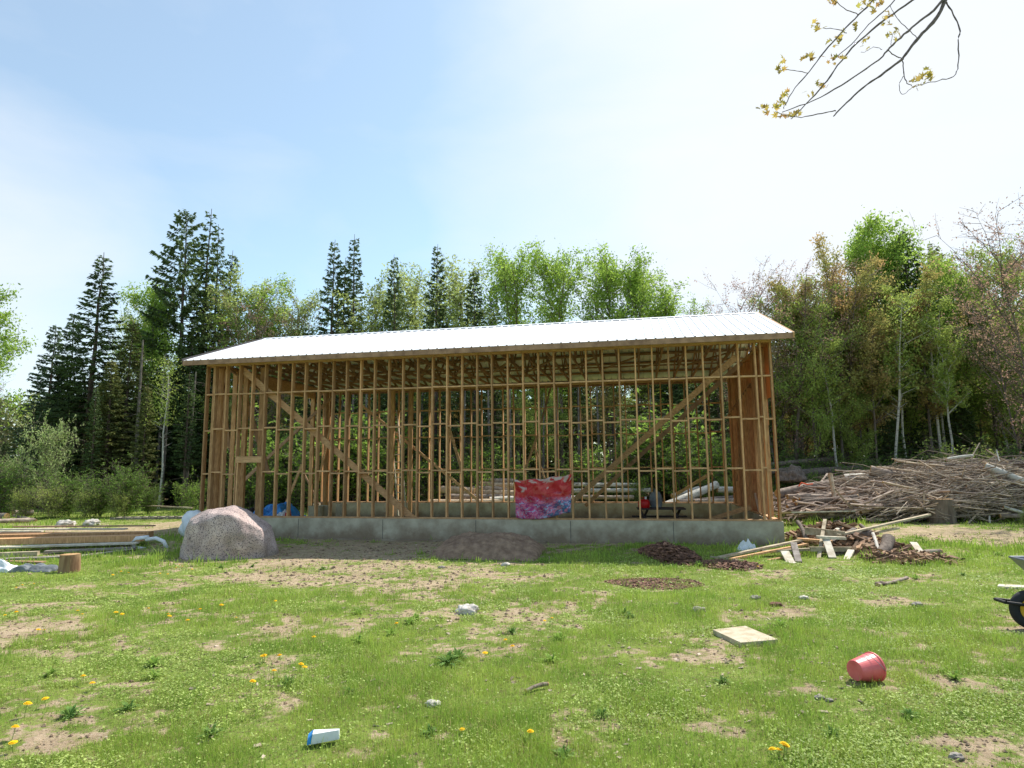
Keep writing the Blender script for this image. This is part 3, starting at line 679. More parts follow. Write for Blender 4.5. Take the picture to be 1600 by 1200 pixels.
# ------------------------------------------------------------------ soil mound at wall
def mound(name, px0, px1, pyb, hgt, depth, label, seed):
    a = GP(px0, pyb); b = GP(px1, pyb); nx_, ny_ = 150, 44; vs = []
    ax = Vector((math.cos(TH), -math.sin(TH), 0)); ay = Vector((math.sin(TH), math.cos(TH), 0)); o = Vector((a.x, a.y, 0)); ln = (b-a).length
    for j in range(ny_+1):
        for i in range(nx_+1):
            u, v = i/nx_, j/ny_; p = o+ax*(u*ln)+ay*(v*depth)
            e = max(0, math.sin(math.pi*u))**.35*max(0, math.sin(math.pi*min(1, v*.98+.01)))**.7
            sh = .55+.6*float(fbm(p.x*1.1, p.y*.6, seed, 3))+.25*(float(fbm(p.x*6, p.y*6, seed+4, 4))-.5)
            vs.append((p.x, p.y, GZ(p.x, p.y)-.03+hgt*e*sh))
    fs = [(j*(nx_+1)+i, j*(nx_+1)+i+1, (j+1)*(nx_+1)+i+1, (j+1)*(nx_+1)+i) for j in range(ny_) for i in range(nx_)]
    q = MB(); q.add(vs, fs); tag(q.build(name, soilm, smooth=True), label, 'soil mound')
mound('soil_mound', 665, 838, 872, .62, 1.9, 'long low mound of brown soil against the concrete wall', 51)

# ------------------------------------------------------------------ generic things
def board(a, b, wd, th, m, label, group=None, name='board', upv=(0, 0, 1), cat='board'):
    q = MB(); q.beam(a, b, wd, th, upv=upv); o = q.build(name, m); return tag(o, label, cat, group)
def log_(a, b, r, m, label, group=None, name='log', r2=None, k=10, bend=.0, cat='log', ends=True):
    a = Vector(a); b = Vector(b); r2 = r2 or r; n = 7; d = b-a; sd_ = Vector((random.uniform(-1, 1), random.uniform(-1, 1), random.uniform(-.4, .6)))*bend*d.length
    e = empty(name, a, label, cat, group)
    pts = [d*(i/(n-1))+sd_*math.sin(math.pi*i/(n-1)) for i in range(n)]
    q = MB(); q.tube(pts, [(r+(r2-r)*i/(n-1))*random.uniform(.93, 1.07) for i in range(n)], k, cap=False); q.build('bark', m, e, smooth=True)
    for p, pp, rr in ((pts[0], pts[1], r), (pts[-1], pts[-2], r2)):
        q = MB(); dd = (p-pp).normalized()*.004; q.tube([p-dd*6, p+dd], rr*.97, k); q.build('cut_end', endm, e)
    return e
# picnic table inside, with red can and grey drum
c0 = W((BL(1030, 806, 3.2).x, 3.2, -.1)); 
T = empty('picnic_table', c0, 'dark stained picnic table standing inside the building', 'table', rz=-TH+.05)
q = MB(); 
for k in range(5): q.box(-.62, .72, -.36+k*.148, -.36+k*.148+.138, .70, .735)
q.build('table_top', tablem, T)
for s_ in (-1, 1):
    q = MB(); q.box(-.75, .85, s_*.68-.13, s_*.68+.13, .42, .455); q.build('bench', tablem, T)
for x in (-.42, .5):
    for s_ in (-1, 1):
        q = MB(); q.beam((x+.12*s_, s_*.15, .7), (x-.18*s_, s_*.66, 0), .09, .04, upv=(1, 0, 0)); q.build('leg', tablem, T)
    q = MB(); q.beam((x+.045, -.8, .40), (x+.045, .8, .40), .04, .09); q.build('cross_beam', tablem, T)
M4 = Matrix.Translation(c0)@Matrix.Rotation(-TH, 4, 'Z')
cn = empty('fuel_can', M4@Vector((-.42, -.05, .735)), 'red fuel can on the left end of the dark picnic table', 'fuel can', rz=-TH)
q = MB(); q.lathe([(.0, 0), (.15, 0), (.165, .03), (.165, .17), (.13, .23), (.05, .25)], 18); q.build('can_body', redd, cn, smooth=True)
q = MB(); q.tube([(.05, 0, .24), (.06, 0, .32)], .03, 10); q.build('cap', whitep, cn)
q = MB(); q.tube([(-.1, 0, .22), (-.08, 0, .29), (.0, 0, .3), (.03, 0, .24)], .012, 8); q.build('handle', redd, cn)
dr = empty('sack', M4@Vector((-.08, .1, .735)), 'grey green sack standing on the dark picnic table', 'sack', rz=-TH)
blob('sack_body', (0, 0, .2), (.19, .12, .27), greyt, seed=3, rough=.2, sub=4, flat=.7, parent=dr)
q = MB(); q.lathe([(.05, .0), (.045, .05), (.07, .09)], 12, Matrix.Translation((0, 0, .44))); q.build('tied_neck', greyt, dr)
# ladder on back wall
l0 = W(BL(632, 785, 6.55)); l1 = W(BL(612, 610, 6.83))
e = empty('ladder', W((BL(630, 785, 6.5).x, 6.5, 0.1)), 'pale wooden ladder leaning against the back wall studs', 'ladder', rz=-TH)
LI = (Matrix.Translation(e.location)@Matrix.Rotation(-TH, 4, 'Z')).inverted()
A = LI@W((BL(624.5, 785, 6.5).x, 6.4, .1)); Bq = LI@W((BL(637.5, 785, 6.5).x, 6.4, .1)); C_ = LI@W((BL(609, 620, 6.8).x, 6.82, 4.0)); D_ = LI@W((BL(620, 620, 6.8).x, 6.82, 4.0))
for a, c in ((A, C_), (Bq, D_)):
    q = MB(); q.beam(a, c, .03, .07, upv=(0, 1, 0)); q.build('rail', alum, e)
for k in range(1, 14):
    q = MB(); q.tube([A.lerp(C_, k/14), Bq.lerp(D_, k/14)], .016, 6); q.build('rung', alum, e)
# pails and drum in the left end
def pail(px, py, wv, r, hh, m, label, name='bucket', cat='bucket', fl=1.12):
    b = BL(px, py, wv); e = empty(name, W((b.x, wv, -.1)), label, cat)
    q = MB(); q.lathe([(.001, .0), (r, 0), (r*fl, hh), (r*fl+.012, hh), (r*fl+.012, hh-.03), (r*fl-.003, hh-.03)], 22); q.lathe([(r*.98, .01), (r*fl-.008, hh)], 22); q.build('pail_body', m, e, smooth=False)
    q = MB(); q.tube([(r*fl*math.cos(t), .02-.0*t, hh-.05-.35*r*math.sin(t)*2) for t in np.linspace(0, math.pi, 12)], .004, 5); q.build('handle', steelm, e)
    return e
pail(533, 800, 2.6, .15, .86, beigep, 'pale plastic tub standing inside near the back of the front wall', 'bucket')
pail(494, 800, 1.6, .20, .86, beigep, 'tall beige tub behind the front studs left of the pale tub', 'bucket')
b = BL(508, 800, 2.0); e = empty('round_board', W((b.x, 2.0, -.1)), 'beige half round plywood board standing between the two tubs', 'board', rz=-TH)
q = MB(); q.box(-.16, .02, -.01, .01, 0, .86); vs = [(.02, -.01, .03)]+[(.02+.22*math.cos(t), -.01, .46+.4*math.sin(t)) for t in np.linspace(-1.57, 1.57, 14)]
vs2 = [(x, .01, z) for x, y, z in vs]; n_ = len(vs); q.add(vs+vs2, [tuple(range(n_)), tuple(range(2*n_-1, n_-1, -1))]+[(i, i+n_, (i+1) % n_+n_, (i+1) % n_) for i in range(n_)]); q.build('panel', beigep, e)
# tarps: crumpled sheets
def tarp(name, c, sx, sy, hz, m, label, seed, cat='tarp', kind=None, rz=0):
    nx_ = ny_ = 40; vs = []
    for j in range(ny_+1):
        for i in range(nx_+1):
            u, v = i/nx_*2-1, j/ny_*2-1
            r = 1+.25*(mnoise.noise(Vector((u*2, v*2, seed)))); e = max(0, 1-(abs(u)**2.5+abs(v)**2.5)*.5)
            cr = abs(mnoise.noise(Vector((u*1.6, v*1.6, seed+5))))*.9+.22*abs(mnoise.noise(Vector((u*4.5, v*4.5, seed+9))))
            vs.append((u*sx*r, v*sy*r, .01+hz*max(0, 1-abs(u)**2.2)**.6*max(0, 1-abs(v)**2.2)**.6*(.45+.9*cr)))
    fs = [(j*(nx_+1)+i, j*(nx_+1)+i+1, (j+1)*(nx_+1)+i+1, (j+1)*(nx_+1)+i) for j in range(ny_) for i in range(nx_)]
    q = MB(); q.add(vs, fs); o = q.build(name, m); o.location = c; o.rotation_euler = (0, 0, rz); return tag(o, label, cat)
p = P(432, 806, 20.5); tarp('blue_tarp', (p.x, p.y, GZ(p.x, p.y)), .95, .8, .95, bluet, 'crumpled bright blue tarp on the ground at the left end of the building', 2)
p = P(382, 800, 20.5); tarp('black_tarp', (p.x, p.y, GZ(p.x, p.y)), .6, .7, .75, blackm, 'black plastic sheet heaped between the boulder and the blue tarp', 12)
p = P(441, 806, 19.6); tarp('feed_bag', (p.x, p.y, GZ(p.x, p.y)), .38, .3, .75, whitep, 'white bag lying on the blue tarp', 7, 'bag')
p = P(450, 806, 19.4); tarp('feed_bag', (p.x, p.y, GZ(p.x, p.y)), .2, .2, .7, redd, 'red bag beside the white bag on the blue tarp', 8, 'bag')
p = P(302, 795, 17.5); blob('white_sack', (p.x, p.y, GZ(p.x, p.y)+.28), (.34, .25, .42), whitep, seed=6, rough=.22, sub=4, flat=.6); tag(COL.objects[-1], 'white sack heaped behind the left top of the boulder', 'bag')
# left lumber stack
lg = 'boards in the lumber stack at the left edge'
def PG(px, py, dz=0):
    p = GP(px, py); p.z += dz; return p
stk = [((-40, 878), (105, 872), .20, .04, lumber_g, 'short grey board low in front of the left lumber stack', 0.03),
       ((-40, 872), (60, 868), .14, .09, lumber_w, 'tan timber low at the left of the lumber stack', .05),
       ((-60, 866), (215, 857), .28, .035, lumber_p, 'wide pale grey board along the front of the lumber stack', .13),
       ((70, 866), (212, 860), .16, .035, lumber_g, 'grey board just under the wide pale board', .06),
       ((-60, 861), (225, 853), .30, .14, lumber, 'thick brown timber in the middle of the lumber stack', .20),
       ((-80, 857), (235, 850), .30, .14, lumber, 'second brown timber behind the thick front timber', .24),
       ((-60, 852), (65, 851), .12, .03, lumber_p, 'short pale board on top of the brown timbers', .34),
       ((0, 849), (195, 849), .16, .03, lumber_p, 'long pale board lying on top of the brown timbers', .36),
       ((20, 847), (240, 846), .1, .03, lumber_dk, 'thin dark brown board topmost at the back of the lumber stack', .40),
       ((-60, 848), (180, 850), .3, .1, lumber_dk, 'dark beam at the back of the lumber stack', .22)]
for (a, c, wd, th, m, lb, dz) in stk:
    pa, pc = PG(*a), PG(*c); 
    pa.z += dz; pc.z += dz; board(pa, pc, wd, th, m, lb, lg)
board(PG(68, 880, .02), PG(-20, 878, .02), .12, .03, lumber_dk, 'dark board lying flat between the stump and the white bag', None)
board(PG(115, 872, .03), PG(212, 860, .04), .05, .025, lumber_p, 'thin pale strip running from the stump to the lumber stack', None)
# pvc hoops
for (pts, lb) in (([(228, 858), (212, 856), (205, 848), (213, 841), (232, 839)], 'curved white pipe end lying at the right of the lumber stack, opening right'),
                  ([(228, 843), (244, 841), (256, 846), (261, 857)], 'second curved white pipe nearer the boulder')):
    q = MB(); base = PG(230, 858); q.tube([P(a, b, base.y+.2+.0*i) for i, (a, b) in enumerate(pts)], .045, 10); tag(q.build('pipe', whitep, smooth=True), lb, 'pipe', 'white pipes by the lumber stack')
# stumps
def stump(px, py, r, hh, m, label, name='stump', face=None):
    c = GP(px, py); e = empty(name, (c.x, c.y+r, GZ(c.x, c.y)-.02), label, 'stump')
    q = MB(); k = 20; rr = [r*random.uniform(.93, 1.07) for _ in range(k)]
    vs = [(rr[j]*(1.08-.1*t)*math.cos(2*math.pi*j/k), rr[j]*(1.08-.1*t)*math.sin(2*math.pi*j/k), hh*t) for t in (0, .33, .66, 1) for j in range(k)]
    q.add(vs, [(i*k+j, i*k+(j+1) % k, (i+1)*k+(j+1) % k, (i+1)*k+j) for i in range(3) for j in range(k)]); q.build('bark', m, e)
    q = MB(); q.add([(rr[j]*.97*math.cos(2*math.pi*j/k), rr[j]*.97*math.sin(2*math.pi*j/k), hh+.002) for j in range(k)], [tuple(range(k))]); q.build('cut_top', endm, e)
    return e
stump(98, 896, .165, .34, mk('stump_wood', lin(166, 138, 104), lin(112, 84, 62), scale=3, stretch=(3, 3, .6), bump=.5), 'short brown chopping stump in front of the lumber stack')
stump(1485, 818, .37, .74, mk('grey_stump', lin(132, 118, 104), lin(92, 80, 70), scale=3, stretch=(3, 3, .6), bump=.6), 'wide grey stump standing before the brush pile')
p = PG(2, 893); o = tarp('plastic_bag', (p.x-.12, p.y, GZ(p.x, p.y)), .36, .2, .26, whitep, 'white bag with teal print at the left edge of the lawn', 21, 'bag')
p = PG(0, 884); 
p = PG(54, 892); tarp('grey_sheet', (p.x, p.y, GZ(p.x, p.y)), .42, .22, .16, greyt, 'crumpled grey plastic sheet between the white bag and the stump', 22)
# left far logs, rocks, poles
lgl = 'logs lying at the far left wood edge'
for (a, c, r, lb) in (((-30, 801), (22, 798), .17, 'thick log end of the far left log pile'), ((20, 800), (50, 798), .12, 'shorter log behind the thick one at the far left'),
                      ((-20, 813), (52, 809), .08, 'thin grey pole in front of the far left logs'), ((22, 802), (56, 808), .05, 'thin slanting pole on the far left logs'),
                      ((-60, 806), (10, 806), .14, 'low log under the thick log at the left edge')):
    log_(PG(a[0], a[1]+8, r+.05), PG(c[0], c[1]+8, r+.02), r, logm, lb, lgl)
for (x, y, s, m, lb) in ((103, 822, .22, stone, 'pale mossy rock left of its neighbour beside the dirt drive'), (143, 820, .2, stone, 'pale brownish rock right of the mossy one beside the dirt drive'),
                     (731, 958, .105, stone, 'white rock in the middle of the lawn'), (677, 1103, .04, stone, 'small white stone low in the lawn'), (1092, 956, .06, stone_d, 'grey stone above the concrete slab'),
                     (1211, 947, .055, mk('rust_stone', lin(120, 84, 64), lin(84, 60, 50), scale=20, bump=.4), 'small rust brown stone in the right of the lawn'), (1256, 936, .045, stone, 'small pale stone right of the rust brown one'),
                     (1376, 915, .06, mk('brown_stone', lin(120, 104, 90), lin(90, 76, 66), scale=9), 'brown clod below the scrap lumber'), (790, 884, .06, stone, 'small stone at the foot of the soil mound'), (1296, 1096, .022, stone_d, 'tiny grey stone below the red bucket'), (1280, 1092, .026, stone_d, 'tan pebble below the red bucket'),
                     (1180, 936, .05, stone_d, 'grey stone in the bare patch above the slab'), (690, 888, .05, stone_d, 'flat pebble left on the bare soil'), (1434, 947, .05, stone_d, 'bluish pebble on the bare patch at right'), (1495, 1185, .03, stone_d, 'grey pebble at the bottom right'), (985, 828, .03, stone, 'tiny pale stone by the wall')):
    p = GP(x, y); blob('rock', (p.x, p.y, GZ(p.x, p.y)+s*.25), (s*1.3, s, s*.72), m, seed=x, rough=.35, sub=4, flat=.5)
    tag(bpy.context.scene.objects[-1] if False else COL.objects[-1], lb, 'rock')
e0 = PG(172, 814); e1 = PG(310, 812)
e = empty('wooden_ladder', e0, 'old wooden ladder lying in the grass left of the boulder', 'ladder'); d = e1-e0; nrm = Vector((0, .45, 0))
for k in (0, 1):
    q = MB(); q.beam(nrm*k+Vector((0, 0, .08)), d+nrm*k+Vector((0, 0, .08)), .05, .08); q.build('rail', lumber_g, e)
for k in range(10):
    q = MB(); q.beam(d*(k+.5)/10+Vector((0, -.04, .1)), d*(k+.5)/10+nrm+Vector((0, .04, .1)), .03, .03); q.build('rung', lumber_p, e)
board(P(222, 790, 27), P(300, 793.5, 26), .12, .05, lumber_w, 'long pale board lying across the grass at the wood edge')
for (x,y) in ((222,790),(299,793)):
    pass
# slab, bucket, carton, etc
a, b_, c, d = GP(1114, 991), GP(1165, 985), GP(1216, 1007), GP(1158, 1012)
top = [Vector((p.x, p.y, p.z+.045)) for p in (d, c, b_, a)]
q = MB(); q.add(top+[Vector((p.x, p.y, p.z-.12)) for p in top], [(0, 1, 2, 3), (0, 4, 5, 1), (1, 5, 6, 2), (2, 6, 7, 3), (3, 7, 4, 0), (7, 6, 5, 4)])
tag(q.build('paving_slab', mk('slab', lin(196, 184, 160), lin(164, 150, 124), scale=9, bump=.4)), 'flat pale concrete slab lying in the right of the lawn', 'slab')
c = GP(1352, 1064)
bk = empty('red_bucket', (c.x, c.y, GZ(c.x, c.y)), 'faded red plastic bucket lying on its side in the lawn', 'bucket')
ax = Vector((.93, .36, .02)).normalized(); mt = ax.to_track_quat('Z', 'Y').to_matrix().to_4x4(); mt.translation = Vector((-.13, -.05, .12))
q = MB(); q.lathe([(.0005, 0), (.098, 0), (.102, .006), (.142, .255), (.150, .257), (.150, .275), (.140, .275), (.139, .258), (.098, .008), (.0005, .006)], 36, mt); q.build('bucket_body', redp, bk, smooth=False); bk.scale = (.72, .72, .72)
q = MB(); q.tube([mt@Vector((.151*math.cos(t), .151*math.sin(t), .262-.11*math.sin(t)*1.0)) for t in np.linspace(0, math.pi, 16)], .003, 6); q.build('handle', steelm, bk)
c = GP(503, 1164); e = empty('drink_carton', (c.x, c.y, GZ(c.x, c.y)+.02), 'crushed white and blue carton in the grass near the bottom', 'carton', rz=.25)
q = MB(); q.add([(-.06, -.03, 0), (.1, -.035, .015), (.1, .035, .02), (-.06, .035, 0), (-.055, -.025, .055), (.095, -.03, .065), (.1, .03, .05), (-.05, .03, .06)], [(3, 2, 1, 0), (4, 5, 6, 7), (0, 1, 5, 4), (1, 2, 6, 5), (2, 3, 7, 6), (3, 0, 4, 7)]); q.build('carton_body', whitep, e)
q = MB(); q.add([(-.085, -.03, 0), (-.062, -.032, 0), (-.057, -.027, .056), (-.082, -.02, .03), (-.085, .03, .005), (-.062, .036, .002), (-.052, .032, .061), (-.08, .03, .04)], [(0, 1, 2, 3), (7, 6, 5, 4), (0, 3, 7, 4), (3, 2, 6, 7)]); q.build('carton_top', bluet, e)
log_(PG(822, 1084, .02), PG(856, 1075, .03), .014, barkm, 'short dark stick lying in the lawn', None, 'stick', bend=.08, cat='stick')
log_(PG(1372, 916, .02), PG(1418, 908, .05), .025, logm, 'short grey branch piece below the scrap lumber', None, 'stick', bend=.06, cat='stick')
p = GP(1166, 862); tarp('white_cloth', (p.x, p.y, GZ(p.x, p.y)), .2, .12, .3, whitep, 'small white plastic sheet against the foundation by the scrap lumber', 31)
# scrap lumber heap (front right)
sg = 'scrap boards in the heap right of the foundation'
SB = [((1258, 829, 14.2), (1320, 836, 13.6), .05, .15, lumber_w, 'thick tan plank at the top left of the scrap heap'),
      ((1310, 836, 13.6), (1452, 804, 15.4), .09, .04, lumber_w, 'long light two by four sticking up right from the scrap heap'),
      ((1289, 812, 14.3), (1276, 893, 12.6), .07, .035, lumber_w, 'narrow upright strip leaning through the scrap heap'),
      ((1290, 841, 13.5), (1301, 872, 12.8), .14, .035, lumber_p, 'short white plank leaning down the front of the scrap heap'),
      ((1266, 858, 13.2), (1331, 858, 13.2), .05, .09, lumber_w, 'level tan board across the front of the scrap heap'),
      ((1276, 839, 13.5), (1321, 841, 13.4), .12, .05, lumber_p, 'small white flat board on the scrap heap'),
      ((1330, 860, 13.1), (1317, 887, 12.4), .12, .035, lumber_p, 'white board leg at the front right of the scrap heap'),
      ((1350, 836, 14.2), (1404, 825, 14.6), .06, .04, lumber_w, 'short light strip on the right of the scrap heap'),
      ((1123, 871, 12.9), (1262, 842, 13.9), .09, .04, lumber_w, 'long tan board sloping along the foundation into the heap'),
      ((1140, 874, 12.8), (1262, 850, 13.7), .07, .04, lumber, 'second long brown board under the sloping tan one'),
      ((1110, 870, 13.0), (1162, 876, 12.7), .04, .03, lumber_w, 'thin pale strip by the bark scraps'),
      ((1190, 862, 13.3), (1270, 858, 13.4), .1, .05, lumber_w, 'level board behind the long sloping boards'),
      ((1172, 899, 12.05), (1241, 880, 12.5), .14, .05, lumber_p, 'pale plank lying on the grass nearest the camera'),
      ((1226, 862, 13.0), (1238, 884, 12.4), .16, .04, lumber_p, 'short wide pale offcut behind the nearest plank'),
      ((1240, 850, 13.2), (1248, 880, 12.5), .12, .08, lumber_g, 'grey block end standing at the left of the scrap heap'),
      ((1385, 872, 12.9), (1430, 848, 13.6), .03, .03, lumber_p, 'thin pale strip right of the heap'),
      ((1427, 848, 13.5), (1446, 874, 12.8), .13, .035, lumber_p, 'white plank leaning on the small log at right'),
      ((1246, 842, 13.9), (1300, 846, 13.5), .14, .04, lumber, 'brown board inside the scrap heap'),
      ((1300, 846, 13.8), (1336, 826, 14.2), .1, .04, lumber_g, 'grey board slanting up behind the thick plank'),
      ((1316, 822, 14.6), (1300, 834, 14.0), .08, .05, lumber_p, 'pale offcut poking up at the top of the heap'),
      ((1250, 866, 13.0), (1180, 880, 12.8), .09, .03, lumber, 'brown strip crossing behind the nearest plank')]
for (a, c, wd, th, m, lb) in SB: board(P(*a), P(*c), wd, th, m, lb, sg)
board(PG(1250, 838, .02), PG(1225, 834, .02), .14, .03, lumber_p, 'pale offcut lying on the grass just right of the foundation corner')
SL = [((1246, 815, 14.8), (1260, 846, 14.0), .045, barkm, 'dark stick leaning left of the scrap heap'), ((1325, 846, 13.9), (1372, 850, 13.6), .13, barkm, 'thick dark log in the middle of the scrap heap'),
      ((1318, 838, 14.2), (1362, 834, 14.1), .09, barkm, 'dark log under the long light board'), ((1364, 834, 13.8), (1374, 868, 12.9), .035, birch, 'thin pale birch stick leaning on the dark log'),
      ((1376, 866, 13.0), (1388, 842, 13.4), .12, barkm, 'dark split chunk right of the birch stick'), ((1348, 880, 12.9), (1412, 872, 13.0), .06, logm, 'small log lying right of the scrap heap'),
      ((1405, 872, 13.1), (1470, 862, 13.4), .06, logm, 'second small log further right'), ((1418, 866, 13.5), (1490, 868, 13.2), .035, logm, 'thin branch beyond the small logs'),
      ((1344, 820, 14.6), (1362, 834, 14.2), .04, barkm, 'curved dark branch arching over the heap'), ((1300, 870, 13.2), (1345, 862, 13.4), .07, barkm, 'dark log low behind the white leg')]
for (a, c, r, m, lb) in SL: log_(P(*a), P(*c), r, m, lb, 'logs in the scrap heap', bend=.05)
litter('heap_scraps', 1100, 1240, 1395, 838, 872, .08, .45, scrapm, 'broken wood pieces filling the scrap heap', heap=.42)
# white flat board on grass behind
board(P(1222, 801, 19.5), P(1322, 799, 20.5), .7, .04, lumber_p, 'wide white flat board lying on the grass beyond the foundation corner', upv=(0, .1, 1))
o = log_(P(1297, 740, 21.5), P(1308, 800, 21), .07, logw, 'short pale post standing in front of the brush', None, 'post', cat='post')
p = PG(1435, 812); tarp('blue_cloth', (p.x, p.y, GZ(p.x, p.y)), .6, .25, .2, bluet, 'blue and white cloth at the foot of the brush pile', 41)
for (pts, lb) in (([(1232, 794), (1242, 790), (1245, 776), (1244, 772)], 'orange rope hanging low in the log pile'), ([(1248, 760), (1252, 754), (1262, 757), (1270, 756)], 'orange rope on top of the log pile')):
    q = MB(); q.tube([P(a, b, 21.3) for a, b in pts], .022, 6); tag(q.build('rope', orange), lb, 'rope', 'orange ropes in the log pile')

# ------------------------------------------------------------------ brush pile (stuff) and logs
def sticks(name, n, fn, r0, r1, l0, l1, mat, label, az0, azs, cat='brush'):
    rr = random.Random(hash(name) % 1000 if False else len(name)); V_, F_ = [], []; base = 0
    for _ in range(n):
        c = fn(rr); az = az0+rr.gauss(0, azs); el = rr.gauss(-.1, .22 if r1 > .02 else .38); ln = rr.uniform(l0, l1); r = rr.uniform(r0, r1)
        d = Vector((math.cos(az)*math.cos(el), math.sin(az)*math.cos(el), math.sin(el))); a = d.cross(Vector((0, 0, 1))).normalized(); b = d.cross(a)
        bend = Vector((rr.gauss(0, .09), rr.gauss(0, .09), rr.gauss(0, .08)))*ln
        for i, t in enumerate((-.5, -.15, .2, .5)):
            p = c+d*(t*ln)+bend*(1-4*t*t)
            rad = r*(1-.35*(t+.5))
            for j in range(4):
                q = 1.5708*j; V_.append(p+(a*math.cos(q)+b*math.sin(q))*rad)
        for i in range(3):
            for j in range(4): F_.append((base+i*4+j, base+i*4+(j+1) % 4, base+(i+1)*4+(j+1) % 4, base+(i+1)*4+j))
        base += 16
    o = fastmesh(name, np.array([tuple(p) for p in V_]), np.array(F_), mat); return tag(o, label, cat, kind='stuff')
def pile_h(x, y):   # height of the brush heap over ground; x across, centre near (15, 22)
    u = (x-9.5)/8.; h = np.interp(x, [9, 11, 13, 15, 18, 22, 25], [.7, 1.0, 1.35, 1.7, 1.78, 1.65, .8])
    v = (y-22.6)/3.1; return h*max(0, 1-v*v)**.6
def fn_pile(rr):
    while True:
        x = rr.uniform(12., 24); y = rr.uniform(19.8, 25.2); h = float(pile_h(x, y))
        if h > .1:
            return Vector((x, y, GZ(x, y)+h*(rr.random()**.4)))
sticks('brush_pile', 3400, fn_pile, .008, .028, .9, 3.2, stick, 'big tangled heap of cut branches at the right edge of the yard', 2.9, .5)
sticks('brush_twigs', 5200, fn_pile, .003, .010, .4, 1.7, stick, 'fine twigs sticking out all over the big brush pile', 2.7, .9)
def fn_low(rr):
    while True:
        x = rr.uniform(9.2, 14.5); y = rr.uniform(20.3, 25.2); h = float(pile_h(x, y))*.8
        if h > .05: return Vector((x, y, GZ(x, y)+h*(rr.random()**.5)))
sticks('slash_pile', 1300, fn_low, .012, .05, .6, 2.4, mk('slash_wood', lin(188, 168, 150), lin(118, 102, 92), scale=2, island=.4), 'low heap of broken branches between the building and the brush pile', 3.05, .45)
rg = random.Random(5)
LG = [((1215, 772, 22.5), (1380, 752, 23.5), .16, logm, 'long grey log lying above the slash left of the brush pile'),
      ((1320, 750, 23.), (1378, 745, 22.5), .2, birch, 'thick pale log on top of the slash heap'),
      ((1360, 735, 22.5), (1430, 748, 22), .17, logm, 'heavy brown log with moss at the top left of the brush pile'),
      ((1395, 738, 22.5), (1440, 757, 21.5), .12, barkm, 'dark log butt jutting from the brush pile'),
      ((1240, 780, 21.5), (1300, 776, 21.5), .14, logm, 'bark covered log in the low slash heap'),
      ((1230, 792, 21.), (1285, 786, 21.3), .07, logm, 'thin log at the foot of the low slash heap'),
      ((1360, 783, 21), (1390, 790, 20.6), .14, barkm, 'dark log piece in front of the slash'),
      ((1345, 800, 20.3), (1400, 786, 20.6), .05, logw, 'pale bent branch at the foot of the slash'),
      ((1538, 728, 21), (1640, 768, 20), .12, birch, 'thick pale trunk sloping down the right of the brush pile'),
      ((1500, 742, 20.8), (1600, 790, 19.6), .06, logm, 'grey branch running below the pale trunk'),
      ((1530, 826, 19.2), (1600, 824, 19.2), .1, barkm, 'dark log lying on the grass at the right edge'),
      ((1508, 822, 19.6), (1530, 800, 19.9), .03, logw, 'thin forked stick beside the grey stump'),
      ((1548, 822, 19.6), (1546, 806, 19.8), .03, birch, 'short white stick right of the forked stick'),
      ((1568, 792, 19.6), (1640, 812, 19.2), .05, birch, 'greenish pale pole low at the right edge'),
      ((1562, 806, 19.6), (1640, 806, 19.3), .07, logm, 'low log at the right edge under the brush'),
      ((1436, 700+20, 22), (1480, 750, 21), .025, logw, 'thin bare pole sticking up left out of the brush'),
      ((1478, 718, 22), (1520, 712, 22), .05, birch, 'pale branch on the crest of the brush pile'),
      ((1557, 703, 21.5), (1562, 722, 21.2), .02, birch, 'short white twig standing on the crest'),
      ((1540, 702, 21.8), (1575, 722, 21.2), .02, logw, 'thin leaning twig on the crest of the brush')]
for (a, c, r, m, lb) in LG: log_(P(*a), P(*c), r, m, lb, 'logs in the heaps at right', bend=.04)
for k in range(26):
    x0 = rg.uniform(1225, 1400); y0 = np.interp(x0, [1225, 1400], [800, 796])-rg.uniform(0, 32); 
    a = P(x0, y0, rg.uniform(20.6, 22.4)); ln = rg.uniform(.8, 2.2); az = rg.gauss(0.05, .35)
    log_(a, a+Vector((math.cos(az)*ln, math.sin(az)*ln, rg.gauss(.05, .12))), rg.uniform(.03, .09), rg.choice([logm, barkm, logw, logm]), 'broken branch length lying in the low slash heap right of the building', 'broken lengths in the slash heap', 'branch', bend=.05, cat='branch')
for k in range(40):
    x = rg.uniform(12.5, 21); y = rg.uniform(20., 22.5); h = float(pile_h(x, y)); az = 2.8+rg.gauss(0, .25); ln = rg.uniform(1.5, 3.6)
    a = Vector((x, y, GZ(x, y)+h+.05)); dv = Vector((math.cos(az), math.sin(az), rg.uniform(-.05, .3)))*ln
    log_(a-dv*.5, a+dv*.5, rg.uniform(.015, .04), rg.choice([logm, logw, barkm]), 'long cut branch lying on the surface of the big brush pile', 'long branches on the brush pile', 'branch', k=7, bend=.06, cat='branch')
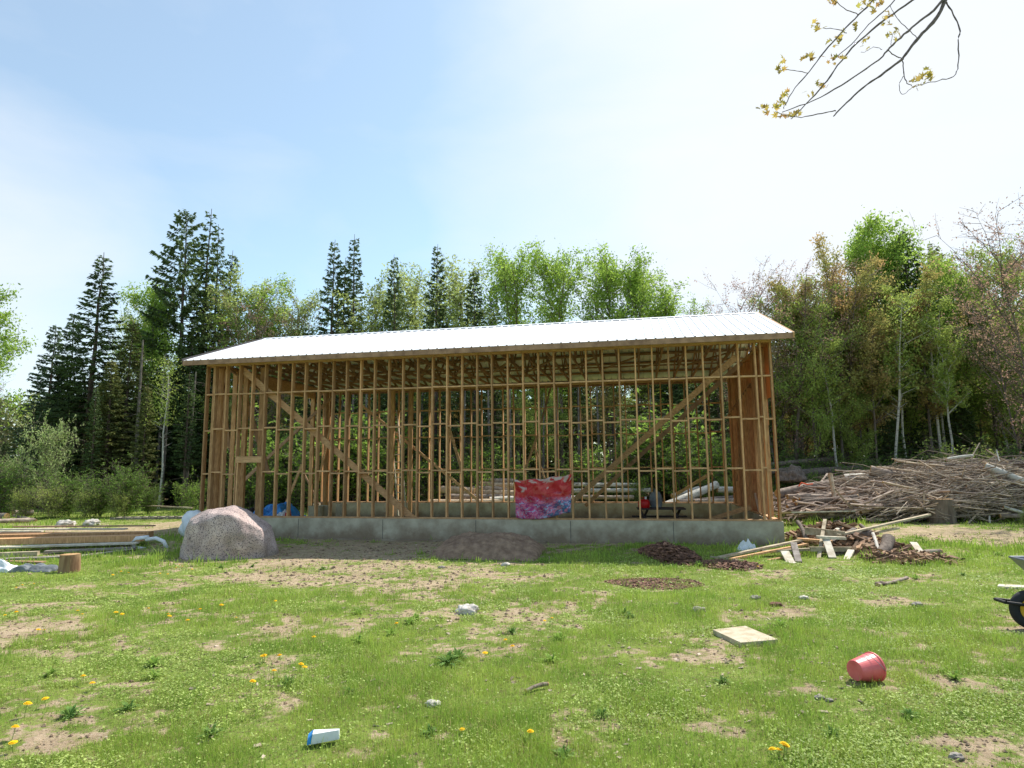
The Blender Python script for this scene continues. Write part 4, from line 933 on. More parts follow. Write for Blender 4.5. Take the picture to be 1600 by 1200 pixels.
# logs behind the building
bg_ = 'logs stacked behind the building'
BLG = [((668, 785, 27), (760, 784, 27.5), .14, logw, 'peeled log at the bottom left of the stack behind the building'), ((690, 765, 28.5), (742, 768, 28), .17, logw, 'short peeled log up left in the stack'),
       ((700, 777, 27.5), (800, 779, 28), .15, logm, 'bark log in the second row of the stack'), ((745, 771, 28.5), (812, 772, 28), .15, logw, 'pale log right of the middle in the stack'),
       ((750, 757, 28.8), (815, 759, 28.5), .13, logw, 'upper pale log in the stack'), ((756, 752, 29), (806, 752, 29), .13, logm, 'topmost log of the stack'), ((722, 786, 26.8), (812, 785, 27), .16, logw, 'front bottom pale log of the stack'),
       ((738, 764, 28.6), (830, 766, 28.6), .14, logm, 'brown log in the middle of the stack'), ((765, 782, 27), (900, 780, 27), .16, birch, 'long white log running behind the banner'),
       ((890, 757, 29), (998, 757.5, 29), .09, birch, 'thin white pole right of the banner, uppermost'), ((896, 767, 28.6), (1016, 766, 28.6), .10, birch, 'long white pole under the uppermost one'),
       ((900, 776, 28), (990, 777, 28), .09, logm, 'grey pole low right of the banner'), ((1040, 790, 26), (1120, 757, 27), .16, birch, 'crooked white birch trunk sloping up right of the table'),
       ((1050, 775, 27), (1092, 763, 27.5), .1, birch, 'smaller birch limb above the crooked trunk'), ((1120, 765, 27), (1180, 764, 27), .13, birch, 'pale log seen low through the right end studs'),
       ((1085, 784, 26), (1150, 782, 26), .1, logm, 'dark log under the crooked birch trunk'), ((1060, 786, 26), (1180, 776, 27), .14, barkm, 'dark trunk low behind the right end of the frame')]
for (a, c, r, m, lb) in BLG: log_(P(*a), P(*c), r, m, lb, bg_, bend=.02)
for (a, c, r, lb) in (((1190, 728, 29), (1330, 716, 31), .11, 'fallen grey trunk spanning the wood edge beyond the slash'), ((1215, 742, 28), (1345, 733, 29), .2, 'thick fallen trunk low beyond the slash'), ((1240, 722, 30), (1420, 705, 33), .05, 'thin fallen pole above the fallen trunks'), ((1190, 738, 28), (1250, 732, 28), .12, 'short dark trunk end beside the building corner')):
    log_(P(*a), P(*c), r, barkm, lb, 'fallen trunks at the wood edge', bend=.02)
blob('root_stump', P(1238, 750, 26), (.55, .4, .5), barkm, seed=4, rough=.5, sub=4); tag(COL.objects[-1], 'grey uprooted stump beside the building corner', 'stump')

# ------------------------------------------------------------------ wheelbarrow at the right edge
c = GP(1613, 983)
wb = empty('wheelbarrow', (c.x, c.y, GZ(c.x, c.y)), 'wheelbarrow with yellow wheel rim cut by the right edge', 'wheelbarrow', rz=-.12)
mt = Matrix.Translation((0, 0, .19))@Matrix.Rotation(math.pi/2, 4, 'X')
wh = empty('wheel', (0, 0, 0)); wh.parent = wb
q = MB(); R0, r0 = .145, .046; q.lathe([(R0+r0*math.cos(t), r0*math.sin(t)) for t in np.linspace(0, 2*math.pi, 14, endpoint=False)], 36, mt, close=True); q.build('tyre', tyrem, wh, smooth=True)
q = MB(); q.lathe([(.108, -.03), (.112, -.02), (.06, -.012), (.03, -.03), (.005, -.03)], 28, mt); q.lathe([(.005, .03), (.03, .03), (.06, .012), (.112, .02), (.108, .03)], 28, mt); q.build('rim', rimm, wh)
for s_ in (-1, 1):
    q = MB(); q.tube([(-.26, s_*.085, .27), (0, s_*.10, .24), (.5, s_*.25, .38), (1.45, s_*.33, .56)], .016, 8); q.build('frame_rail', blackm, wb)
    q = MB(); q.tube([(1.38, s_*.325, .548), (1.55, s_*.335, .58)], .02, 10); q.build('grip', blackm, wb)
    q = MB(); q.tube([(.75, s_*.28, .42), (.85, s_*.3, .02), (1.0, s_*.3, .02), (.95, s_*.3, .45)], .014, 8); q.build('leg', blackm, wb)
q = MB(); q.tube([(-.27, -.085, .27), (-.27, .085, .27)], .016, 8); q.build('nose_guard', blackm, wb)
q = MB()
tb = [(.28, -.17, .36), (.72, -.2, .42), (.72, .2, .42), (.28, .17, .36)]; tt_ = [(.05, -.32, .66), (1.0, -.34, .66), (1.0, .34, .66), (.05, .32, .66)]
q.add(tb+tt_, [(0, 1, 2, 3), (0, 4, 5, 1), (1, 5, 6, 2), (2, 6, 7, 3), (3, 7, 4, 0)]); o = q.build('tray', steelm, wb); s = o.modifiers.new('t', 'SOLIDIFY'); s.thickness = .006
q = MB(); q.tube([tt_[0], tt_[1], tt_[2], tt_[3], tt_[0]], .012, 8); q.build('tray_lip', steelm, wb)
board(PG(1560, 918, .02), PG(1640, 922, .02), .2, .03, lumber_p, 'pale board lying on the grass behind the wheelbarrow')

# ------------------------------------------------------------------ dandelions and weeds
DL = [(20,1170),(18,1152),(58,985),(68,986),(120,954),(128,960),(180,958),(190,962),(262,960),(262,966),(293,972),(232,955),(38,1115),(72,1100),(128,1066),(143,1074),(410,1030),(414,1034),(438,1036),(468,1046),(475,1048),(427,1057),(370,965),(430,941),(190,895),(200,893),(175,898),(280,882),(285,884),(276,886),(250,893),(262,896),(300,890),(620,982),(851,968),(862,965),(792,1005),(802,1018),(758,1024),(829,1158),(723,1147),(1212,1183),(1224,1177),(1228,1175),(1218,1179),(1184,886),(24,918),(34,914),(52,912),(312,955),(345,950),(490,999),(392,1078),(8,960),(25,963)]
ds = MB(); 
DG = 'dandelions in the lawn'
proto = None
for i, (x, y) in enumerate(DL):
    c = GP(x, y+6)
    if proto is None:
        proto = empty('dandelion', (0, 0, 0), 'small yellow dandelion flower in the lawn', 'flower', DG)
        q = MB(); q.tube([(0, 0, 0), (.004, .002, .05), (.002, 0, .082)], .0018, 5); q.build('stem', stemm, proto)
        q = MB()
        for ring, (rr, zz) in enumerate(((.021, .082), (.016, .087), (.010, .092))):
            for k in range(16):
                t = 2*math.pi*(k+ring*.5)/16; w_ = .0034
                q.add([(math.cos(t)*.003-math.sin(t)*w_*.5, math.sin(t)*.003+math.cos(t)*w_*.5, .083), (math.cos(t)*.003+math.sin(t)*w_*.5, math.sin(t)*.003-math.cos(t)*w_*.5, .083), (math.cos(t)*rr+math.sin(t)*w_, math.sin(t)*rr-math.cos(t)*w_, zz), (math.cos(t)*rr-math.sin(t)*w_, math.sin(t)*rr+math.cos(t)*w_, zz)], [(0, 1, 2, 3)])
        q.lathe([(.001, .093), (.012, .088), (.016, .083), (.004, .078)], 12); q.build('flower_head', dand, proto)
        o = proto
    else:
        o = proto.copy(); COL.objects.link(o)
        for ch in list(proto.children): c2 = ch.copy(); c2.parent = o; COL.objects.link(c2)
    o.location = (c.x, c.y, GZ(c.x, c.y)); o.rotation_euler = (random.uniform(-.25, .1), random.uniform(-.2, .2), random.uniform(0, 6)); s = random.uniform(.8, 1.25); o.scale = (s, s, s*random.uniform(.5, 1))
WV = []
for vi in range(3):     # weed rosettes
    rr = random.Random(vi+60); q = MB()
    for k in range(44):
        t = rr.uniform(0, 6.283); ln = rr.uniform(.07, .17); w_ = rr.uniform(.007, .014); el = rr.uniform(.3, 1.3); d = Vector((math.cos(t)*math.cos(el), math.sin(t)*math.cos(el), math.sin(el))); s = Vector((-math.sin(t), math.cos(t), 0))*w_
        m_ = d*ln*.6; e_ = d*ln-Vector((0, 0, ln*.25))
        q.add([s*.2, -s*.2, m_-s, m_+s, e_], [(0, 1, 2, 3), (3, 2, 4)])
    WV.append(q)
wm = mk('weed_leaves', lin(116, 146, 70), lin(84, 118, 54), scale=9, island=.25, transl=.3)
wl = mk('light_weed', lin(150, 178, 84), lin(120, 150, 60), scale=9, island=.25, transl=.35)
WL = [(700, 1038, 2.0, 0), (715, 1030, 1.8, 0), (640, 975, 1.5, 1), (650, 968, 1.4, 1), (560, 960, 1.3, 1), (800, 990, 1.4, 0), (875, 1000, 1.4, 1), (860, 1035, 1.5, 1), (240, 1060, 1.3, 1), (240, 1040, 1.5, 1), (80, 1055, 1.2, 1), (450, 1070, 1.2, 0), (110, 1120, 1.4, 0), (200, 1110, 1.2, 0), (975, 960, 1.3, 0), (1220, 980, 1.6, 1), (1430, 905, 1.5, 1), (1492, 1062, 1.2, 1), (1560, 868, 1.6, 1), (1390, 868, 1.4, 1), (1092, 885, 2., 1), (985, 965, 1.2, 0), (610, 992, 1.4, 1), (560, 1005, 1.4, 1), (505, 890, 1.3, 0), (345, 888, 1.3, 0), (395, 886, 1.2, 0), (1195, 1010, .9, 0), (1130, 1068, 1.1, 0), (1300, 1150, 1., 0), (940, 1120, 1.0, 0), (330, 1150, 1.2, 0), (545, 1085, 1., 0), (1420, 1120, 1., 0), (880, 1185, 1.2, 0), (670, 1150, 1.1, 0), (155, 870, 1.3, 0), (1505, 900, 1.2, 0)]
first = {}
for i, (x, y, s, k) in enumerate(WL):
    key = (i % 3, k)
    c = GP(x, y)
    if key not in first: o = WV[i % 3].build('weed', (wm, wl)[k]); first[key] = o
    else: o = first[key].copy(); COL.objects.link(o)
    o.location = (c.x, c.y, GZ(c.x, c.y)); o.rotation_euler = (0, 0, random.uniform(0, 6)); s *= .62; o.scale = (s, s, s*.8)
    tag(o, ('dark green leafy weed clump growing in the lawn', 'light green leafy weed clump growing in the lawn')[k], 'weed', ('dark weed clumps in the lawn', 'light weed clumps in the lawn')[k])

# ------------------------------------------------------------------ trees
def leafmesh(name, pts, size, mat, parent, squash=.6, long_=1.4):
    n = len(pts); a = RNG.normal(size=(n, 3)); a /= np.linalg.norm(a, axis=1)[:, None]; b = np.cross(a, RNG.normal(size=(n, 3))); b /= np.linalg.norm(b, axis=1)[:, None]
    s = size*(.6+.8*RNG.random(n))[:, None]
    v = np.stack([pts+a*s*long_, pts+b*s*squash, pts-a*s*long_*.9, pts-b*s*squash], 1).reshape(-1, 3)
    return fastmesh(name, v, np.arange(n*4).reshape(n, 4), mat, parent)
def tubes_fast(segs, k=4):
    """segs: list of (polyline pts, radii)"""
    q = MB()
    for p, r in segs: q.tube(p, r, k, cap=False)
    return q
def spruce_proto(seed, H, R, mat, sparse=1.0, clear=.12, droop=.25, name='spruce_tree', per=1.0, fullness=.85, dead=True):
    rr = random.Random(seed); e = empty(name, (0, 0, 0)); segs = []
    n = 10; lean = rr.uniform(-.02, .02)
    tr = [Vector((lean*H*(i/n)**2+rr.uniform(-.03, .03), rr.uniform(-.03, .03), H*i/n)) for i in range(n+1)]
    segs.append((tr, [max(.012, H*.0125*(1-i/n)+.01) for i in range(n+1)])); 
    P_, D_, S_ = [], [], []
    z = H*clear
    while z < H*.985:
        t = z/H; nb = max(3, int((4.5+3*(1-t))*sparse)); base = rr.uniform(0, 6.28)
        gap = 1 if rr.random() > .08 else .5
        for k in range(nb):
            a = base+6.283*k/nb+rr.uniform(-.35, .35)
            env = ((1-t)**fullness)*min(1, .35+.65*(t-clear)/.22+.25) if t > clear else .3
            ln = R*env*rr.uniform(.6, 1.12)*gap+.12
            el0 = .35*t-.05+rr.uniform(-.12, .12); c = Vector((lean*H*t*t, 0, z+rr.uniform(-.1, .1))); pts = [c]
            m = 5
            for i in range(1, m+1):
                s = i/m; pts.append(c+Vector((math.cos(a)*ln*s, math.sin(a)*ln*s, ln*(math.sin(el0)*s - droop*s*s*(1.2-t) + .12*s**3))))
            segs.append((pts, [max(.004, .022*(1-i/(m+1))*(1-.6*t)) for i in range(m+1)]))
            nt_ = max(3, int(ln*64*per*rr.uniform(.7, 1.1)*gap))
            for _ in range(nt_):
                s = rr.random()**.6; s = .15+.85*s; i = min(m-1, int(s*m)); f_ = s*m-i; p = pts[i].lerp(pts[i+1], f_)
                side = rr.choice((-1, 1)); ta = a+side*rr.uniform(.35, 1.15)
                tl_ = (.16+.26*(1-s)*ln*.5)*rr.uniform(.6, 1.2); tl_ = min(tl_, .42)
                P_.append(p); D_.append((math.cos(ta), math.sin(ta), rr.uniform(-.9, .3))); S_.append(tl_)
        z += H*(.012+.011*(1-t))*rr.uniform(.8, 1.25)
    Pn = np.array([tuple(p) for p in P_]); Dn = np.array(D_); Sn = np.array(S_)[:, None]; n = len(Pn)
    side = np.cross(Dn, RNG.normal(size=(n, 3))*[.5, .5, 1]+[0, 0, .6]); side /= np.linalg.norm(side, axis=1)[:, None]; w_ = .022+.03*RNG.random((n, 1))
    v = np.stack([Pn-side*w_*.4, Pn+Dn*Sn*.5-side*w_, Pn+Dn*Sn, Pn+Dn*Sn*.45+side*w_], 1).reshape(-1, 3)
    cr = fastmesh('crown', v, np.arange(n*4).reshape(n, 4), mat, e)
    tubes_fast(segs, 4).build('trunk', barks, e)
    e['H'] = H; return e
def decid_proto(seed, H, W_, leafmat, bark=barkm, name='poplar_tree', clear=.3, nleaf=9000, lsize=.055, up_=.9, nlimb=22, bare=False, clus=.5, tw=.010, multi=1, gap=.0):
    rr = random.Random(seed); e = empty(name, (0, 0, 0)); segs = []; tips = []
    for mtr in range(multi):
        b0 = Vector((rr.uniform(-.3, .3), rr.uniform(-.3, .3), 0)) if multi > 1 else Vector((0, 0, 0)); ln_ = Vector((rr.uniform(-1, 1), rr.uniform(-1, 1), 0))*(.14*H if multi > 1 else .03*H)
        n = 9; tr = [b0+ln_*(i/n)**1.2+Vector((rr.uniform(-.05, .05), rr.uniform(-.05, .05), H*.96*i/n)) for i in range(n+1)]
        segs.append((tr, [max(.012, H*tw*(1-i/n)**.8+.008)/(multi**.4) for i in range(n+1)]))
        for k in range(nlimb):
            t = clear+(.97-clear)*(k+rr.random())/nlimb; i = min(n-1, int(t*n)); c = tr[i].lerp(tr[i+1], t*n-i); a = rr.uniform(0, 6.283)
            s = (t-clear)/(1-clear); env = math.sin(math.pi*min(1, .14+.82*s**.85))**.5
            ln = W_*.5*env*rr.uniform(.6, 1.15)+.15; el = up_*rr.uniform(.6, 1.15); pts = [c]; d = Vector((math.cos(a)*math.cos(el), math.sin(a)*math.cos(el), math.sin(el)))
            L_ = ln/max(.35, math.cos(el))*1.0; m = 5
            for j in range(1, m+1): pts.append(pts[-1]+(d+Vector((rr.uniform(-.22, .22), rr.uniform(-.22, .22), rr.uniform(-.05, .25))))*L_/m)
            segs.append((pts, [max(.005, H*.0035*(1-s*.5)*(1-j/(m+.5))) for j in range(m+1)]))
            for j in range(1, m+1):
                for _ in range(3):
                    sl_ = (.25*L_+.25)*rr.uniform(.5, 1.2); dd = (d*.5+Vector((rr.gauss(0, .8), rr.gauss(0, .8), rr.gauss(.15, .6)))).normalized(); q0 = pts[j-1].lerp(pts[j], rr.random()); q1 = q0+dd*sl_*.5+Vector((rr.gauss(0, .04), rr.gauss(0, .04), .03)); q2 = q1+dd*sl_*.5+Vector((rr.gauss(0, .07), rr.gauss(0, .07), .05*sl_))
                    segs.append(([q0, q1, q2], [.009, .006, .003]))
                    tips.append((q0, q1, q2))
    T_ = np.array([[tuple(a) for a in t] for t in tips])
    keepw = RNG.random(len(T_))**1.2+.08; keepw /= keepw.sum()
    ids = RNG.choice(len(T_), nleaf, p=keepw); f_ = RNG.random((nleaf, 1))*1.7+.3
    pts = np.where(f_ < 1, T_[ids, 0]*(1-f_)+T_[ids, 1]*f_, T_[ids, 1]*(2-f_)+T_[ids, 2]*(f_-1))
    pts = pts+RNG.normal(size=(nleaf, 3))*clus*.2
    leafmesh('crown', pts, lsize, leafmat, e)
    tubes_fast(segs, 4).build('trunk', bark, e)
    e['H'] = max(float(np.percentile(pts[:, 2], 99.6)), H*.9); return e
def dup(root, loc, rz, s, sz=None):
    r = root.copy(); COL.objects.link(r); r.location = loc; r.rotation_euler = (0, 0, rz); r.scale = (s, s, sz or s)
    for ch in list(root.children): c = ch.copy(); COL.objects.link(c); c.parent = r
    return r
used = set()
def place(root, px, ytop, Y, label, cat='tree', group=None, wsc=1., rz=None, lean=0, pybase=None):
    p = P(px, ytop, Y); g = GZ(p.x, Y); h = p.z-g; s = h/root['H']
    rz = random.uniform(0, 6.28) if rz is None else rz
    if root.name not in used:
        used.add(root.name); r = root; r.location = (p.x, Y, g-.03); r.rotation_euler = (0, lean, rz); r.scale = (s*wsc, s*wsc, s)
    else:
        r = dup(root, (p.x, Y, g-.03), rz, s*wsc, s)
        if lean: r.rotation_euler = (0, lean, rz)
    tag(r, label, cat, group); return r
SP = {'a': spruce_proto(1, 14, 2.3, spr1, 1.0), 'b': spruce_proto(2, 14, 1.5, spr1, 1.0, clear=.1, fullness=.7), 'c': spruce_proto(3, 12, 3.0, spr1, .9, clear=.25, droop=.15, fullness=.6),
      'd': spruce_proto(4, 13, 2.0, spr2, 1.2, clear=.06), 'e': spruce_proto(5, 12, 2.4, spr3, 1.1, clear=.05), 'f': spruce_proto(6, 10, 2.6, spr1, 1.3, clear=.03, per=1.2),
      'g': spruce_proto(7, 13, 1.7, spr1, .8, clear=.3, per=.8), 'p': spruce_proto(8, 14, 2.8, spr2, .8, clear=.45, droop=-.1, fullness=.45, name='pine_tree')}
DE = {'a': decid_proto(11, 12, 3.9, lf1, clear=.42, nleaf=13000, up_=.85, clus=.8, nlimb=34), 'b': decid_proto(12, 12, 3.6, lf2, clear=.42, nleaf=9000, up_=.9, clus=.7, nlimb=28), 'c': decid_proto(13, 11, 4.8, lf1, clear=.22, nleaf=17000, up_=.6, clus=.9, name='maple_tree'),
      'd': decid_proto(14, 12, 4.2, lf3, clear=.3, nleaf=15000, up_=.65, clus=.8, name='maple_tree', multi=2, nlimb=14), 'e': decid_proto(15, 11, 5.0, lf4, clear=.2, nleaf=8000, lsize=.034, up_=.85, bare=True, name='budding_maple_tree', multi=3, nlimb=14),
      'f': decid_proto(16, 12, 5.2, lf5, clear=.25, nleaf=15000, up_=.65, clus=.9, name='maple_tree', nlimb=26), 'g': decid_proto(17, 12, 2.6, lf5, bark=birch, clear=.45, nleaf=6000, up_=1.0, name='birch_tree', tw=.006, nlimb=14),
      'h': decid_proto(18, 12, 3.4, lf1, clear=.48, nleaf=6500, up_=.85, lsize=.055, clus=.8), 'o': decid_proto(19, 12, 4.0, lf3, clear=.35, nleaf=9000, up_=.7, name='maple_tree', tw=.007)}
SH = {'s': decid_proto(21, 3.4, 2.2, lf8, clear=.08, nleaf=1500, lsize=.06, up_=1.0, nlimb=14, clus=.2, tw=.006, name='sapling', multi=2), 'b': decid_proto(22, 2.6, 3.2, lf6, clear=.02, nleaf=6000, lsize=.05, up_=.9, nlimb=16, clus=.3, tw=.008, name='shrub', multi=4),
      'w': decid_proto(23, 4.2, 4.6, lf7, clear=.12, nleaf=6500, lsize=.05, up_=.75, nlimb=18, clus=.28, tw=.009, name='flowering_shrub', multi=3), 'o': decid_proto(24, 2.2, 2.8, lf5, clear=.04, nleaf=4200, lsize=.045, up_=.9, nlimb=14, clus=.25, tw=.008, name='shrub', multi=4)}
S, D, H_ = SP, DE, SH
# hand placed skyline: (proto, px, ytop, Y, width factor, label, category)
TL = [(D['c'], -62, 440, 26, 1., 'green leafy tree reaching in from the left edge', 0), (D['e'], -12, 575, 30, .7, 'small bare pinkish tree at the left edge', 0),
 (S['a'], 157, 394, 33, 1.25, 'tall dark spruce standing highest at the far left', 0), (S['e'], 118, 488, 34, 1.1, 'blue green spruce just left of the tallest left spruce', 0), (S['e'], 86, 506, 33, 1.15, 'bushy bluish spruce leftmost of the conifers', 0),
 (S['d'], 205, 498, 33, 1.35, 'brownish green conifer right of the tallest left spruce', 0), (S['d'], 178, 560, 31.5, 1.4, 'lower brown green conifer in front of the left spruces', 0), (D['c'], 250, 440, 36, .9, 'bright green leafy tree between the left spruces and the twin spruces', 0),
 (D['b'], 226, 470, 39, .9, 'thin pale tree behind the bright green leafy one', 0), (S['c'], 296, 330, 36, .85, 'tall thin crowned spruce, left of the pair above the roof corner', 0), (S['g'], 327, 324, 37, .95, 'tallest spruce of the pair above the roof corner', 0), (S['g'], 345, 350, 39, .8, 'thin spruce close behind the tallest pair', 0),
 (S['b'], 359, 391, 38, .9, 'narrow pointed spruce right of the tallest pair', 0), (D['b'], 380, 430, 37, 1.1, 'pale green tree right of the narrow spruce', 0), (D['h'], 405, 428, 36, 1.2, 'light green poplar over the left roof end', 0), (D['e'], 425, 450, 35, .8, 'reddish budding tree above the roof left end', 0),
 (D['b'], 468, 452, 37, 1.0, 'pale tree left of the pair of dark spruces', 0), (S['a'], 521, 372, 36, .8, 'leaning dark spruce, left one of the central pair', 0), (S['b'], 538, 400, 38, .9, 'dark spruce hidden between the central pair', 0), (S['b'], 556, 367, 37, .8, 'narrow pointed spruce, right one of the central pair', 0),
 (D['b'], 592, 440, 36, 1.0, 'pale green tree right of the central spruce pair', 0), (S['a'], 620, 397, 34.5, .75, 'lone dark spruce left of the brown topped spruce', 0), (D['b'], 646, 418, 38, 1.1, 'thin pale tree between two spruces', 0), (S['a'], 682, 379, 34.3, .8, 'spruce with a brownish pointed top near the middle', 0),
 (D['b'], 718, 412, 35, 1.2, 'broad yellow green tree right of the brownish spruce', 0), (S['b'], 742, 417, 34.5, .9, 'small dark spruce behind the broad yellow green tree', 0), (S['b'], 768, 434, 38, .8, 'small spruce left of the tall poplars', 0),
 (D['a'], 806, 387, 36, .9, 'tall green poplar, first from the left of the poplars over the roof', 0), (D['a'], 872, 391, 36, .85, 'second tall poplar, airy towards its top', 0), 
 (D['a'], 950, 395, 36, 1.0, 'tallest right hand poplar over the roof', 0), (D['a'], 990, 412, 37, .95, 'poplar shoulder to shoulder with the right hand poplar', 0), (D['h'], 1045, 432, 37, 1.2, 'rounded poplar toward the right end of the roof', 0), 
 (D['h'], 1090, 461, 39, .8, 'small poplar tip over the roof right end', 0), (D['e'], 1112, 468, 39, .6, 'budding tree tip over the roof right end', 0),
 (D['e'], 1205, 405, 31, 1.0, 'bare budding maple right behind the roof end', 0), (D['e'], 1245, 412, 32, 1.0, 'reddish budding maple next right of the roof end', 0), (D['d'], 1290, 420, 31, .9, 'rusty leaved tree between the budding maples and the tall green tree', 0),
 (D['c'], 1342, 342, 34, .8, 'tall green tree topping the right hand woods', 0), (D['a'], 1372, 362, 35, .9, 'bright green tree right beside the tallest green one', 0), (D['d'], 1322, 385, 32.5, .8, 'rust red maple in front of the tallest green tree', 0), (S['a'], 1412, 356, 33.5, 1.1, 'dark leaning pine behind the bright green tree', 0),
 (S['p'], 1450, 384, 35, .9, 'brownish pine right of the dark pine', 0), (D['g'], 1390, 440, 30, 1., 'slim birch with pale trunk in the right woods', 0), (D['o'], 1430, 430, 30.5, 1.1, 'thin rusty tree before the brownish pine', 0), (D['o'], 1236, 428, 31.5, 1.0, 'thin rusty leaved tree among the budding maples', 0), (D['f'], 1208, 462, 32, .9, 'olive tree rising just behind the roof right end', 0), (D['f'], 1262, 440, 33, .8, 'olive tree behind the budding maples', 0), (D['c'], 1470, 420, 32, .8, 'fresh green leafy tree right of the brownish pine', 0), (D['c'], 1300, 450, 32, .8, 'fresh green leafy tree low behind the building right end', 0), (D['f'], 1492, 395, 33, .9, 'olive leaved tree right of the brownish pine', 0),
 (D['f'], 1530, 415, 31, .9, 'broad olive tree toward the right edge', 0), (D['f'], 1556, 385, 30, .8, 'tall olive tree near the right edge', 0), (D['e'], 1608, 300, 22, .95, 'pink budding maple leaning in at the right edge', 0), (D['e'], 1570, 360, 27, .8, 'thin budding maple left of the pink one', 0), (D['f'], 1620, 430, 27, 1., 'olive tree low at the right edge', 0),
 (D['g'], 1465, 470, 28.5, 1., 'slender birch in front of the olive trees', 0), (D['f'], 1260, 480, 30, .9, 'olive tree low beside the building right end', 0), (D['f'], 1310, 470, 33, .9, 'olive tree behind the rust red maple', 0),
 (D['o'], 1350, 480, 30, 1., 'thin rusty sapling tree under the tallest green tree', 0), (D['f'], 1400, 470, 32, .9, 'olive tree under the dark pine', 0)]
for (pr, px, yt, Y, ws, lb, _) in TL: place(pr, px, yt, Y, lb, wsc=ws)
# mid storey and deep wood fill
rf = random.Random(31)
fill = [S['f'], S['d'], S['a'], S['f'], S['b'], S['g']]
for row, (Y, step) in enumerate(((31.5, 62), (35.5, 58), (41, 55), (48, 52), (56, 60))):
    px = -60+rf.uniform(0, 30)
    while px < 1680:
        top = np.interp(px, [-60, 40, 90, 300, 480, 700, 1000, 1180, 1260, 1400, 1680], [700, 640, 590, 545, 510, 500, 500, 540, 520, 500, 480])
        if row == 0: top = np.interp(px, [-60, 60, 150, 330, 480, 1150, 1230, 1680], [760, 760, 600, 570, 640, 640, 590, 580]); 
        yt = top+rf.uniform(-8, 45); r = fill[rf.randrange(6)]
        if 300 < px <= 1220 and row in (1, 2) and rf.random() < .4: r = rf.choice([D['f'], D['f'], D['o']]); yt += 25
        if px > 1220 and rf.random() < .55: r = rf.choice([D['f'], D['o'], D['d'], D['g'], S['f']])
        if 480 < px < 1150 and row == 0:
            if rf.random() < .55: px += step; continue
            r = rf.choice([S['g'], D['g'], S['c']])
        wh = 'left of the building' if px < 300 else 'behind the left half of the building' if px < 740 else 'behind the right half of the building' if px < 1200 else 'right of the building'
        place(r, px, yt, Y+rf.uniform(-1.3, 1.3), ('dark conifer deep in the woods '+wh if r.name.startswith(('spruce', 'pine')) else 'thin olive leaved tree deep in the woods '+wh),
              group=('dark conifers '+wh if r.name.startswith(('spruce', 'pine')) else 'thin leafy trees '+wh), wsc=rf.uniform(.9, 1.4))
        px += step*rf.uniform(.7, 1.3)
# bare trunks in the shade
tk = empty('dead_tree', (0, 0, 0)); q = MB(); q.tube([(0, 0, 0), (.05, 0, 4), (.0, .08, 9)], [.11, .085, .04], 7, cap=False); 
rr = random.Random(2)
for k in range(26):
    z = rr.uniform(1.2, 8.6); a = rr.uniform(0, 6.28); l_ = rr.uniform(.3, 1.1); q.tube([(0, 0, z), (math.cos(a)*l_, math.sin(a)*l_, z-.1*l_+rr.uniform(-.2, .2))], [.014, .004], 4, cap=False)
q.build('trunk', mk('grey_dead_bark', lin(132, 122, 112), lin(84, 76, 70), scale=5), tk); tk['H'] = 9
for px in [262, 222, 250, 300, 520, 548, 575, 640, 655, 700, 728, 765, 795, 840, 872, 905, 935, 985, 1010, 1240, 1275, 1300, 1330, 1345, 1372, 1395, 1415, 1432, 1448, 1480, 1520, 1560]:
    place(tk, px+rf.uniform(-6, 6), 560+rf.uniform(-30, 60), rf.uniform(30, 34), 'grey bare trunk in the shade of the woods '+('left of the building' if px < 310 else 'seen through the frame' if px < 1200 else 'right of the building'), group='bare trunks '+('left' if px < 310 else 'seen through the frame' if px < 1200 else 'right'), lean=rf.uniform(-.03, .03))
tb2 = empty('birch_tree', (0, 0, 0)); q = MB(); q.tube([(0, 0, 0), (.12, 0, 2.5), (.02, .05, 5), (.16, 0, 7.5), (.1, .08, 10)], [.085, .07, .055, .035, .01], 7, cap=False)
for k in range(26):
    z = rr.uniform(4, 9.8); a = rr.uniform(0, 6.28); l_ = rr.uniform(.3, 1.3); q.tube([(0, 0, z), (math.cos(a)*l_, math.sin(a)*l_, z+.5*l_)], [.016, .004], 4, cap=False)
q.build('trunk', birch, tb2); tb2['H'] = 10
leafmesh('crown', np.stack([RNG.normal(size=1500)*.55, RNG.normal(size=1500)*.55, 5.5+4.6*RNG.random(1500)], -1), .05, lf5, tb2)
for (px, yt, ln_, lb) in [(1372, 470, -.13, 'pale birch leaning left among the right hand woods'), (1446, 455, -.03, 'straight pale birch right of the leaning one'), (1296, 500, .05, 'thin pale birch nearest the building in the right hand woods'),
                      (1462, 480, .04, 'second pale birch close beside the straight one'), (1552, 460, -.08, 'pale birch near the right edge'), (262, 560, .0, 'grey white birch between the left conifers')]:
    place(tb2, px, yt, 29.6+(px % 7)*.2, lb, lean=ln_, wsc=.9)
